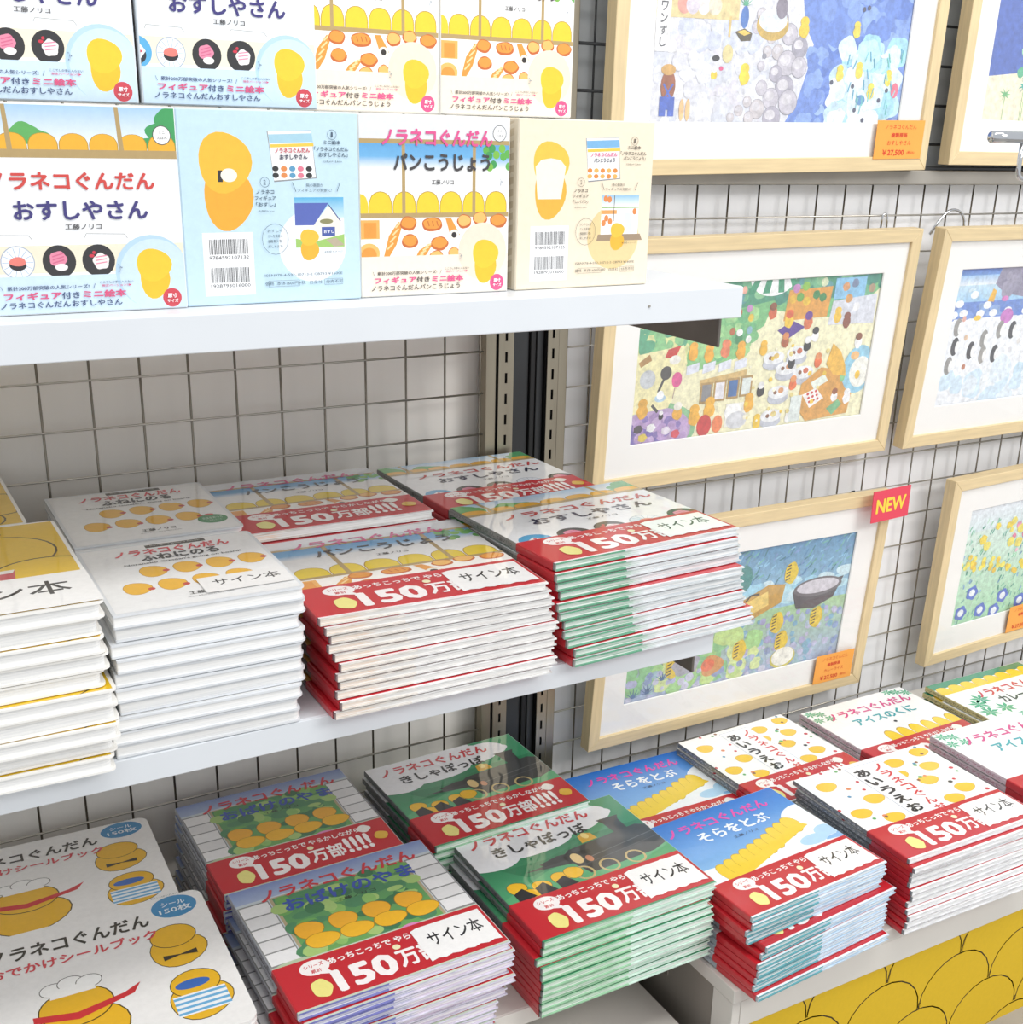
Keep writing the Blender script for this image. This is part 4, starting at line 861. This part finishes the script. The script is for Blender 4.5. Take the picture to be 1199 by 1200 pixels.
def art_sea(p):
    p.rect(0, 0, 1, 1, '#e6e7ee'); p.poly([(.50, 0), (1, 0), (1, 1), (.515, 1), (.56, .86), (.585, .7), (.60, .55), (.56, .45), (.54, .3)], '#6f90da')
    scatter(p, 90, .62, 0, 1.0, 1, ['#5c80d0', '#7c9ce0', '#92b2e8', '#6a8cd8', '#86a6e6'], .02, .045, 1)
    scatter(p, 20, .57, .6, .68, 1, ['#6f90da', '#8cace8', '#a4c4f0'], .015, .03, 21)
    scatter(p, 46, .74, .55, .97, .97, ['#a8def0', '#c4ecf6', '#b0e0f2', '#dff4f8'], .025, .05, 2)
    scatter(p, 30, .69, .72, .9, 1.0, ['#dff0f8', '#c8e4f4', '#eef6fa'], .02, .04, 22)
    scatter(p, 110, .02, .4, .45, 1.0, ['#eceef4', '#dfe1ea', '#e2e0ea', '#d9dde8', '#f0f0f2'], .012, .032, 3)
    scatter(p, 30, .06, .46, .40, .58, ['#d4daec', '#e0e4f0'], .015, .03, 33)
    rr = random.Random(8)
    st = [(.50, .50, .030), (.545, .57, .030), (.46, .60, .022), (.50, .66, .036), (.55, .68, .030), (.46, .72, .024), (.50, .80, .036), (.45, .86, .030), (.52, .88, .036), (.41, .80, .022), (.40, .92, .028), (.46, .97, .034), (.36, .88, .016), (.33, .93, .016), (.37, .97, .018), (.43, .52, .018), (.42, .60, .016), (.40, .68, .014), (.30, .97, .014), (.47, .42, .020), (.385, .40, .018), (.37, .47, .018)]
    for a, b, r_ in st:
        c = rr.choice(('#b4b0be', '#c8c4ce', '#a9a6b4', '#cfc9cc')); p.ell(a, b, r_ * 1.05, r_ * 2.05, '#96949f', n=20); p.ell(a, b, r_, r_ * 1.95, c, n=20); p.ell(a - r_ * .2, b - r_ * .5, r_ * .6, r_ * .9, '#dcd9df', n=14)
    p.rect(-.1, .30, .30, .44, '#e6d29a'); p.line([(.27, .42), (.27, .53)], .008, '#e0c480')
    for a, c in ((.10, '#e8a294'), (.17, '#f0ece8'), (.21, '#eadfc8'), (.13, '#e0d8e4')): p.ell(a, .37, .024, .05, c)
    p.ell(.322, .42, .015, .06, '#4f7cc4'); sprout(p, .322, .36, .03, '#5ab089'); p.ell(.43, .455, .062, .085, '#cfae58', n=24); p.ell(.43, .43, .054, .065, '#e6eef4', n=24); p.ell(.46, .36, .022, .06, '#8f8896'); lump(p, .555, .45, .02, '#f0d038')
    p.poly([(.29, .50), (.325, .48), (.355, .505), (.35, .545), (.315, .55)], '#57503c'); p.poly([(.297, .50), (.325, .487), (.348, .506), (.325, .52)], '#e6c658'); p.ell(.27, .62, .02, .05, '#e2d49a')
    lump(p, .225, .72, .012, '#f0d038', '#fbfbf8'); p.ell(.228, .645, .014, .016, '#2c2c30'); p.ell(.25, .70, .008, .012, '#e0568a'); lump(p, .34, .72, .020, '#f2da3a', '#f2da3a'); p.ell(.41, .625, .008, .016, '#8f8f9a')
    for a, b in ((.77, .45), (.80, .68), (.72, .70), (.86, .80), (.93, .72)): lump(p, a, b, .016, '#f2dc50')
    for a, b in ((.79, .34), (.81, .33), (.69, .76), (.78, .78), (.93, .80), (.80, .92), (.84, .98), (.90, .86)): p.ell(a, b, .007, .014, '#4a4e66')
    p.ell(.965, .80, .016, .045, '#e8708a'); p.ell(.82, .86, .02, .03, '#5a94c8'); p.ell(.90, .60, .016, .012, '#f4f4f6')
    strokes(p, 26, .74, .6, .98, .98, ['#6cc8c0', '#8cd4d8', '#5aaac8'], .03, .004, 6, -1.5)
    p.poly([(.80, .16), (.95, .15), (.95, .24), (.82, .25)], '#e4cf94')
    p.ell(.095, .67, .024, .05, '#dfe0e8'); p.ell(.14, .82, .022, .05, '#dfe0e8')
    p.ell(.062, .80, .026, .085, '#9c5c3c', n=20); p.ell(.060, .715, .026, .03, '#d8aa60', n=16); p.rect(.035, .86, .088, .93, '#4a6ac8'); p.rect(.035, .92, .058, .965, '#4a6ac8'); p.rect(.066, .92, .088, .965, '#4a6ac8'); p.line([(.045, .79), (.075, .87)], .006, '#4a6ac8'); p.line([(.08, .79), (.05, .87)], .006, '#4a6ac8')
    p.ell(.116, .93, .009, .06, '#eec48a'); p.ell(.138, .93, .009, .06, '#eec48a')
    p.rect(.005, .20, .055, .62, '#f8f8f7'); p.vtext('ワンワンずし', .032, .26, .024, .062, '#5a5b62', .02)
def art_market(p):
    p.rect(0, 0, 1, 1, '#f2eec8'); p.poly([(0, 0), (1, 0), (1, .10), (.86, .30), (.52, .20), (.50, .30), (.44, .36), (.40, .50), (.20, .50), (.18, .30), (0, .42)], '#7cc080'); p.poly([(0, 0), (1, 0), (1, .06), (.9, .10), (.52, .14), (.3, .2), (0, .28)], '#4a9a78')
    p.poly([(.18, .30), (.40, .30), (.40, .50), (.24, .56), (.18, .5)], '#8cc884')
    scatter(p, 90, 0, 0, 1, .12, ['#4a9c78', '#6fb488', '#8cc896', '#3f8c78', '#5a9ca0'], .012, .03, 3); scatter(p, 60, .16, .2, .46, .46, ['#7cc080', '#96d08c', '#a8d894', '#6ab47c'], .012, .028, 4)
    scatter(p, 50, .0, .24, .18, .46, ['#5aa880', '#8cc88a', '#e0e4a0'], .012, .028, 44)
    p.ell(.10, .93, .16, .19, '#8cc090', n=30); p.ell(.09, .94, .15, .17, '#bda2cc', n=30); p.poly([(0, .86), (.08, .92), (.15, 1), (0, 1)], '#7a6ab0'); scatter(p, 40, 0, .82, .22, 1, ['#c8aed6', '#a88cc0', '#b89aca', '#8c7ab8'], .01, .022, 61)
    p.ell(.517, -.03, .10, .14, '#f8faf8', n=28)
    for q in range(4): a = .44 + q * .048; p.poly([(a, -.02), (a + .024, -.02), (a + .020 + (a - .50) * .3, .09), (a + (a - .52) * .35, .09)], '#3a9a72')
    p.poly([(.59, .08), (.78, .07), (.77, .27), (.58, .28)], '#e2a244'); p.rect(.79, .02, .93, .16, '#8cc4e6'); p.poly([(.79, .17), (.99, .14), (.99, .34), (.78, .33)], '#dcdfe8')
    for a, b, c in ((.61, .14, '#e6b83a'), (.64, .13, '#6aa84a'), (.67, .16, '#f0c83a'), (.71, .12, '#3f8c50'), (.74, .14, '#3f8c50'), (.62, .07, '#c88ac4'), (.66, .06, '#8cc04a'), (.74, .04, '#dfe8c0'), (.84, .08, '#e0a06a'), (.88, .06, '#7a8aa8'), (.86, .16, '#dca05c'), (.96, .10, '#b49a7c'), (.90, .22, '#f4f4f6')): p.ell(a, b, .016, .03, c, n=12, wob=.06, seed=int(a * 500))
    for a, b, c in ((.38, .10, '#f0a08a'), (.40, .06, '#f0b09a'), (.39, .20, '#b4643c'), (.37, .32, '#b4643c'), (.43, .18, '#c890c4'), (.44, .24, '#e8c440'), (.44, .32, '#8cb8c8'), (.44, .38, '#f4f4f0'), (.36, .40, '#f0a838')): p.ell(a, b, .012, .026, c, n=10)
    lump(p, .40, .35, .016, '#3f8c5a', '#fbfbf8'); lump(p, .53, .20, .018, '#d8683a', '#8a5030'); p.poly([(.56, .34), (.62, .28), (.68, .33), (.61, .40)], '#5a3a94'); lump(p, .605, .26, .020, '#f0c83a', '#dc6438'); lump(p, .69, .28, .020, '#e07848', '#6a3a94'); lump(p, .82, .26, .018, '#f0c43a'); lump(p, .865, .30, .018, '#8a4c34')
    # reading stall and pictures
    for k in range(4): lump(p, .22 + k * .065, .42 + (k % 2) * .02, .020, '#f0b03a' if k != 2 else '#e8845c'); p.poly([(.20 + k * .065, .52), (.25 + k * .065, .50), (.25 + k * .065, .56), (.20 + k * .065, .58)], '#e4e8f4')
    p.poly([(.26, .62), (.45, .58), (.45, .62), (.26, .66)], '#d8b878')
    for k in range(4): p.rect(.265 + k * .055, .64 - k * .006, .315 + k * .055, .78 - k * .006, '#b4935a'); p.rect(.272 + k * .055, .655 - k * .006, .308 + k * .055, .765 - k * .006, ('#8a8a8c', '#e8e6ec', '#4a74ac', '#dfe8e4')[k])
    # left stall
    p.poly([(.0, .42), (.18, .38), (.20, .50), (.14, .78), (.0, .80)], '#efe8b4'); p.poly([(.01, .47), (.05, .42), (.06, .46), (.02, .50)], '#b48a50'); p.poly([(.12, .40), (.17, .38), (.15, .46), (.11, .45)], '#d03c34'); p.ell(.15, .47, .022, .03, '#f2f0e8')
    p.ell(.05, .58, .030, .06, '#c8ccd0'); p.ell(.12, .55, .022, .045, '#4a4846', n=18); p.line([(.115, .58), (.095, .67)], .009, '#4a4846'); p.ell(.165, .60, .020, .05, '#dc5a94', n=18); p.line([(.16, .65), (.155, .72)], .003, '#a88'); p.ell(.105, .71, .022, .025, '#b8d4e8'); p.ell(.105, .69, .014, .03, '#f6f8fa'); p.line([(.075, .75), (.10, .80)], .010, '#4a4846'); lump(p, .04, .76, .022, '#e8b040'); lump(p, .18, .80, .020, '#f0b440', '#f4f0e4')
    for a, b, c in ((.08, .90, '#f4f4f4'), (.14, .93, '#e4dce8'), (.05, .96, '#e0c850'), (.18, .96, '#d4505c'), (.03, .90, '#4a4446')): p.ell(a, b, .018, .028, c, n=12, wob=.1, seed=3)
    lump(p, .115, .82, .010, '#2e2e30', '#f6f6f6')
    for a, b in ((.25, .84), (.31, .80)): lump(p, a, b, .024, '#f0b63a')
    p.ell(.295, .93, .030, .075, '#cf3a38', n=16); p.ell(.35, .93, .022, .06, '#ec8450', n=14); p.rect(.38, .80, .47, .96, '#f0eee4'); p.ell(.41, .86, .034, .06, '#fafaf8'); p.ell(.43, .92, .044, .06, '#d8dade'); lump(p, .475, .80, .022, '#f0b43a')
    # tables with small figures
    rr = random.Random(12)
    for a, b in ((.56, .52), (.66, .50), (.60, .76), (.62, .60), (.58, .92), (.70, .64)): p.ell(a, b + .04, .046, .045, '#c4c8d2', n=20); p.ell(a, b, .046, .045, '#eef0f2', n=20); p.ell(a + .01, b - .01, .012, .02, rr.choice(('#d89a6a', '#e8c87a', '#c86a4a'))); p.ell(a - .015, b, .008, .014, rr.choice(('#e8843c', '#8a5a3a')))
    for a, b, c, h in ((.51, .44, '#f0bc3a', None), (.60, .40, '#b4603a', '#d88a50'), (.70, .44, '#303032', '#f6f6f6'), (.64, .55, '#303032', '#f6f6f6'), (.52, .72, '#303032', '#f6f6f6'), (.66, .70, '#e4703c', '#f0a060'), (.76, .56, '#e4703c', '#e8945c'), (.73, .38, '#f4f4f2', '#303032'), (.52, .94, '#f0c83a', None), (.66, .93, '#f4f4f2', None)): lump(p, a, b, .017, c, h)
    p.poly([(.70, .72), (.78, .62), (.95, .68), (.93, .97), (.74, .99), (.69, .88)], '#dca24e'); p.ell(.955, .66, .075, .17, '#98cfe6', n=24); p.ell(.965, .68, .050, .11, '#f4f4ea', n=20); p.ell(.93, .56, .02, .03, '#f0bc7c'); p.ell(.955, .70, .012, .03, '#f0c43a'); p.ell(.885, .70, .012, .04, '#8cc88c')
    p.poly([(.82, .46), (.86, .52), (.89, .62), (.90, .70), (.84, .68), (.80, .60)], '#f0bc48'); lump(p, .935, .45, .018, '#fafaf8', '#8a5030')
    p.poly([(.71, .80), (.77, .76), (.81, .84), (.75, .90)], '#f8f4f2')
    for k in range(9): p.ell(.735 + (k % 3) * .018 + (k // 3) * .006, .80 + (k // 3) * .028 - (k % 3) * .008, .006, .010, '#cf3a3a', n=8)
    p.poly([(.74, .72), (.80, .67), (.82, .72), (.76, .77)], '#e8f0e4'); lump(p, .86, .82, .016, '#f6f6f6', '#9a5a34'); p.poly([(.83, .92), (.88, .86), (.90, .90), (.86, .97)], '#7ab886'); lump(p, .92, .84, .018, '#f8f8f8'); p.rect(.66, .80, .71, .98, '#dfe8e4')
    scatter(p, 26, .46, .36, .8, .98, ['#f0cc4a', '#e8d890', '#f6f2dc'], .004, .010, 15)
def art_river(p):
    p.grad(0, 0, 1, .5, '#5a90b8', '#9cc8e0'); p.grad(0, .5, 1, 1, '#a8cf98', '#a8b8d8')
    strokes(p, 200, 0, 0, 1, .32, ['#4f88b4', '#6fb0a8', '#3f7f8c', '#8cc0dc', '#7a9ac8'], .03, .006, 2, -.7)
    scatter(p, 40, .3, .28, 1, .45, ['#b8e0ec', '#9fd4ea', '#cfeaf2'], .02, .05, 3, flat=.5)
    scatter(p, 120, .45, .55, 1, 1, ['#a9a8d0', '#8fa4d0', '#c4c4e0', '#7fb0c8', '#b4c8d8'], .008, .018, 5)
    scatter(p, 40, .0, .62, .6, .95, ['#a6d88c', '#c4e08c', '#8cc88c', '#d8e8a0'], .02, .05, 6); scatter(p, 60, .0, .82, .8, 1, ['#8fa0c8', '#b4b8d8', '#a0c0c8', '#cfd0e4'], .008, .02, 7)
    for i in range(5): p.ell(.36 + i * .03, .18 + i * .01, .035, .10, '#4a9a8a' if i % 2 else '#3f8a84')
    p.poly([(.44, .42), (.60, .30), (.68, .32), (.67, .46), (.50, .58), (.45, .56)], '#c89a3a'); p.poly([(.47, .43), (.60, .35), (.61, .46), (.49, .54)], '#f0d070'); p.line([(.50, .40), (.52, .36), (.56, .36)], .008, '#3a322a')
    p.poly([(.72, .40), (.97, .34), (.93, .50), (.84, .56), (.75, .54)], '#4a4448'); p.ell(.845, .39, .12, .075, '#6a6468'); p.ell(.845, .385, .105, .055, '#d0ccd4')
    for a, b in ((.70, .24), (.665, .62), (.86, .64), (.50, .78), (.70, .78), (.20, .80), (.20, .6)):
        p.ell(a, b, .032, .085, '#e8c822', wob=.04, seed=3)
        for q in (-2, -1, 0, 1, 2): p.line([(a - .024, b + q * .026), (a - .004, b + q * .026 - .012)], .005, '#4a3f1c')
    p.ell(.38, .85, .05, .08, '#d89a5a', wob=.1, seed=4); p.ell(.36, .84, .03, .05, '#e8744a'); p.ell(.72, .92, .062, .085, '#cfc24a'); p.ell(.72, .91, .055, .075, '#f6f4e8')
    p.poly([(.02, .66), (.10, .60), (.30, .58), (.34, .64), (.14, .74)], '#efc72a'); p.line([(.06, .68), (.16, .70), (.32, .62)], .01, '#3a2f1a'); p.ell(.26, .80, .06, .08, '#a8a8b4', wob=.1, seed=5)
    for a, b in ((.04, .97), (.10, .96), (.16, .88)): sprout(p, a, b, .045, '#3f6a9c')
def art_ice(p):
    p.rect(0, 0, 1, 1, '#f3f6fa'); p.grad(0, 0, 1, .05, '#4a6cc0', '#6f9ad8'); p.grad(0, .05, 1, .12, '#9cc4ea', '#eef4fa'); p.grad(0, .12, 1, .24, '#c8e2f2', '#9cc8ea'); p.rect(0, .24, 1, .36, '#6a8cd2')
    scatter(p, 30, 0, .24, 1, .36, ['#5c80cc', '#7c9cdc', '#8cacde'], .012, .03, 13, flat=.6); scatter(p, 24, 0, .14, 1, .23, ['#b8daf0', '#d8ecf6', '#a4cef0'], .015, .03, 14, flat=.5)
    p.poly([(.22, 0), (1, 0), (1, .26), (.42, .24), (.26, .19), (.20, .12)], '#948fa6'); scatter(p, 26, .26, .01, 1, .18, ['#8c88a0', '#9c98ae', '#a29db2'], .015, .035, 15)
    for a, b in ((.03, .25), (.10, .19), (.06, .32), (.15, .33), (.22, .33), (.30, .32), (.18, .27), (.40, .33), (.01, .33)): p.ell(a, b, .022, .028, '#f8fafc', n=14)
    p.ell(.30, .36, .035, .055, '#c87ac4'); p.ell(.27, .23, .02, .02, '#d880c0'); p.poly([(.175, .24), (.195, .15), (.215, .17), (.21, .25)], '#f0b83a'); p.ell(.14, .36, .02, .02, '#f0c83a')
    scatter(p, 30, .0, .76, 1, 1, ['#e4eff8', '#d4e8f6', '#f0f6fa', '#cce4f4'], .03, .06, 4)
    for a, b, c in ((.045, .42, '#969490'), (.05, .56, '#3a3a3e'), (.14, .60, '#3a3a3e'), (.035, .70, '#969490'), (.20, .52, '#969490'), (.21, .64, '#a09c96'), (.28, .46, '#969490'), (.35, .47, '#3a3a3e'), (.275, .64, '#3a3a3e'), (.47, .50, '#969490'), (.55, .62, '#3a3a3e'), (.66, .50, '#8a8a8c'), (.78, .58, '#3a3a3e'), (.88, .48, '#969490')):
        p.ell(a, b, .020, .068, c, n=16); p.ell(a + .012, b + .005, .010, .045, '#f6f6f4', n=12)
    for a, b, c in ((.07, .36, '#e8b0a0'), (.10, .50, '#e8c8a8'), (.12, .72, '#c07a5a'), (.44, .50, '#e8a050'), (.5, .5, '#d8d8dc'), (.36, .62, '#e0e0e4'), (.40, .56, '#e8e4e0')): p.ell(a, b, .010, .022, c)
def art_garden(p):
    p.grad(0, 0, 1, 1, '#e4f0ec', '#a8dcb0'); p.grad(0, 0, 1, .2, '#e9eef4', '#dcecec')
    strokes(p, 280, 0, .14, 1, 1, ['#7cc4a0', '#9cd4a8', '#6fb4a8', '#a8d8c8', '#5aa890', '#c4e4cc'], .022, .006, 3, -1.0)
    strokes(p, 50, 0, .18, 1, .9, ['#4f9a80', '#6a9ab8', '#88b4d8'], .018, .008, 13, -1.2)
    for i in range(90):
        rr = random.Random(i + 50); a = rr.random() * .95; b = .44 + a * .42 + rr.uniform(-.06, .06); p.ell(a, b, .013, .024, rr.choice(('#f4d82a', '#f0c828', '#f8e85a')), n=8); p.z -= p.dz * .5
    scatter(p, 26, .3, .02, 1, .45, ['#f09ab8', '#e87a9a', '#f8c0d0'], .008, .016, 5)
    scatter(p, 10, .04, .12, .4, .4, ['#f4d838', '#f0e060'], .012, .024, 6)
    for a, b in ((.10, .74), (.05, .90), (.17, .92), (.30, .84), (.26, .96), (.42, .93)): p.ell(a, b, .034, .06, '#4a6ac8', wob=.1, seed=3); p.ell(a, b, .018, .032, '#f0f4fa')
def art_palm(p):
    p.rect(0, 0, 1, 1, '#f5eccf'); p.poly([(0, 0), (1, 0), (1, .6), (.06, .74), (0, .74)], '#4a68b8'); scatter(p, 30, 0, 0, .8, .6, ['#4663b4', '#5474c4', '#4f6cba'], .03, .06, 2)
    p.poly([(0, .72), (.2, .68), (1, .5), (1, 1), (0, 1)], '#f5eccf'); scatter(p, 60, .16, .42, .5, .7, ['#6fc49a', '#8cd0a8', '#5ab48c', '#a4dcb4'], .015, .03, 5)
    rr = random.Random(3)
    for i in range(14):
        a = .10 + rr.random() * .4; b = .66 + rr.random() * .2; p.line([(a, b), (a, 1)], .004, '#a8c890')
        for q in range(9):
            u_ = q * math.pi / 4.5; p.poly([(a, b - .01), (a + .03 * math.cos(u_), b + .05 * math.sin(u_)), (a, b + .01)], ('#3fa89a', '#6fb87c')[i % 2]); p.z -= p.dz * .5
FRM = {
 'A': ([0.6416, -0.035, 0.1992, 0.0452, -0.0194, 0.0005], 'maple framed blue sea picture above the white top shelf, upper middle', art_sea),
 'F': ([1.201, -0.0351, 0.2161, 0.0219, -0.0004, 0.0043], 'maple framed palm picture with deep blue sky at the upper right', art_palm),
 'B': ([0.6438, -0.0277, -0.1891, 0.0664, -0.0093, 0.0024], 'maple framed busy green and yellow market picture at mid height', art_market),
 'G': ([1.1865, -0.0346, -0.1837, 0.0765, 0.0012, 0.0132], 'maple framed icy blue and white picture at the right edge', art_ice),
 'E': ([0.6483, -0.0411, -0.5528, 0.0476, 0.0147, 0.018], 'maple framed riverside picture under the red NEW sign', art_river),
 'H': ([1.3032, -0.0363, -0.5615, 0.039, -0.0164, 0.0265], 'maple framed flower garden picture at the lower right', art_garden)}
FO = {}
for k_, (q, lb, fn) in FRM.items(): FO[k_] = frame(q, lb, fn)
bpy.context.view_layer.update()

def price_card(fr_, u0, v0, w_, h_, lines, label):
    mw = fr_.matrix_world
    r = empty('price_card'); r.matrix_world = mw @ Matrix.Translation((u0, -.0012, v0)); tag(r, label, 'price card', 'orange price cards on the frames')
    bm = bmesh.new(); box_bm(bm, (0, 0, 0), (w_, .0006, h_)); link('card', finish(bm, 'card', material('orange_card', '#f6a84a', .5, noise=.04, scale=40)), r)
    p = Print(w_, h_, 0, .00001, clip=False)
    for body, s, t, a, b, bo in lines: p.text(body, s, t, a, b, '#d8432c', bo)
    link('lettering', p.mesh('lettering', M['matte'], Matrix.Translation((w_ / 2, -.0002, h_ / 2)) @ Matrix.Rotation(math.pi / 2, 4, 'X')), r)
    return r
def plines(sub, b='￥27,500'): return [('ノラネコぐんだん', .5, .17, .66, .12, .0), ('複製原画', .48, .38, .34, .12, .02), (sub, .5, .58, .50, .12, .0), (b, .40, .84, .46, .17, .02), ('(税込)', .77, .84, .16, .09, .0)]
price_card(FO['A'], .4155, .0150, .0860, .0480, plines('おすしやさん'), 'orange price card on the blue sea picture')
price_card(FO['E'], .4115, .0180, .0790, .0475, plines('カレーライス'), 'orange price card on the riverside picture')
price_card(FO['H'], .1950, .0200, .0790, .0475, plines('おはなばたけ'.replace('おはなばたけ', '')), 'orange price card on the flower garden picture')
# NEW sign
r = empty('sign_card', (1.1096, -.0640, -.2800)); r.rotation_euler = (0, math.radians(-1.2), math.radians(2)); tag(r, 'small red sign card reading NEW in yellow above the riverside picture', 'sign')
bm = bmesh.new(); box_bm(bm, (0, 0, 0), (.0775, .0010, .0475)); link('card', finish(bm, 'card', material('red_card', '#e0455a', .5)), r)
p = Print(.0775, .0475, 0, .00001, clip=False); p.text('NEW', .5, .5, .80, .46, '#f7d24a', .035)
link('lettering', p.mesh('lettering', M['matte'], Matrix.Translation((.0775 / 2, -.0003, .0475 / 2)) @ Matrix.Rotation(math.pi / 2, 4, 'X')), r)

# ------------------------------------------------------------------ hooks
def arc(c, r_, u0, u1, y=-.006, n=10, ry=1.0): return [(c[0] + r_ * math.cos(math.radians(u0 + (u1 - u0) * i / n)), y, c[1] + ry * r_ * math.sin(math.radians(u0 + (u1 - u0) * i / n))) for i in range(n + 1)]
o = tube('wire_hook', [(1.118, -.004, .120)] + arc((1.1225, .146), .0045, 180, 0, -.006) + [(1.127, -.008, .120)], .0014, M['chrome']); tag(o, 'narrow chrome loop hook above the market picture', 'hook', 'hooks on the wire grids')
o = tube('wire_hook', [(1.213, -.008, .122), (1.228, -.008, .140)] + arc((1.255, .134), .0245, 140, 0, -.008, ry=.85) + [(1.2795, -.010, .122)], .0019, M['chrome']); tag(o, 'wide arched chrome hook above the icy picture', 'hook', 'hooks on the wire grids')
o = tube('wire_hook', [(1.128, -.004, -.248), (1.128, -.006, -.253), (1.126, -.010, -.262)], .0028, M['black']); tag(o, 'small black hook above the riverside picture', 'hook', 'hooks on the wire grids')
r = empty('hanging_rail', (.965, -.30, .252)); tag(r, 'chrome display arm sticking in at the right edge before the palm picture', 'rail')
tube('arm_tube', [(0, 0, 0), (.02, 0, 0), (.84, 0, .002)], .0062, M['chrome'], r, 16)
tube('hanger_rod', [(.051, 0, -.004), (.051, 0, -.03), (.0515, 0, -.038), (.055, 0, -.0425), (.062, 0, -.044), (.16, 0, -.044)], .0028, M['chrome'], r, 10)
tube('support_rod', [(.83, 0, .002), (.83, .15, .002), (.83, .312, .002)], .005, M['chrome'], r, 10)
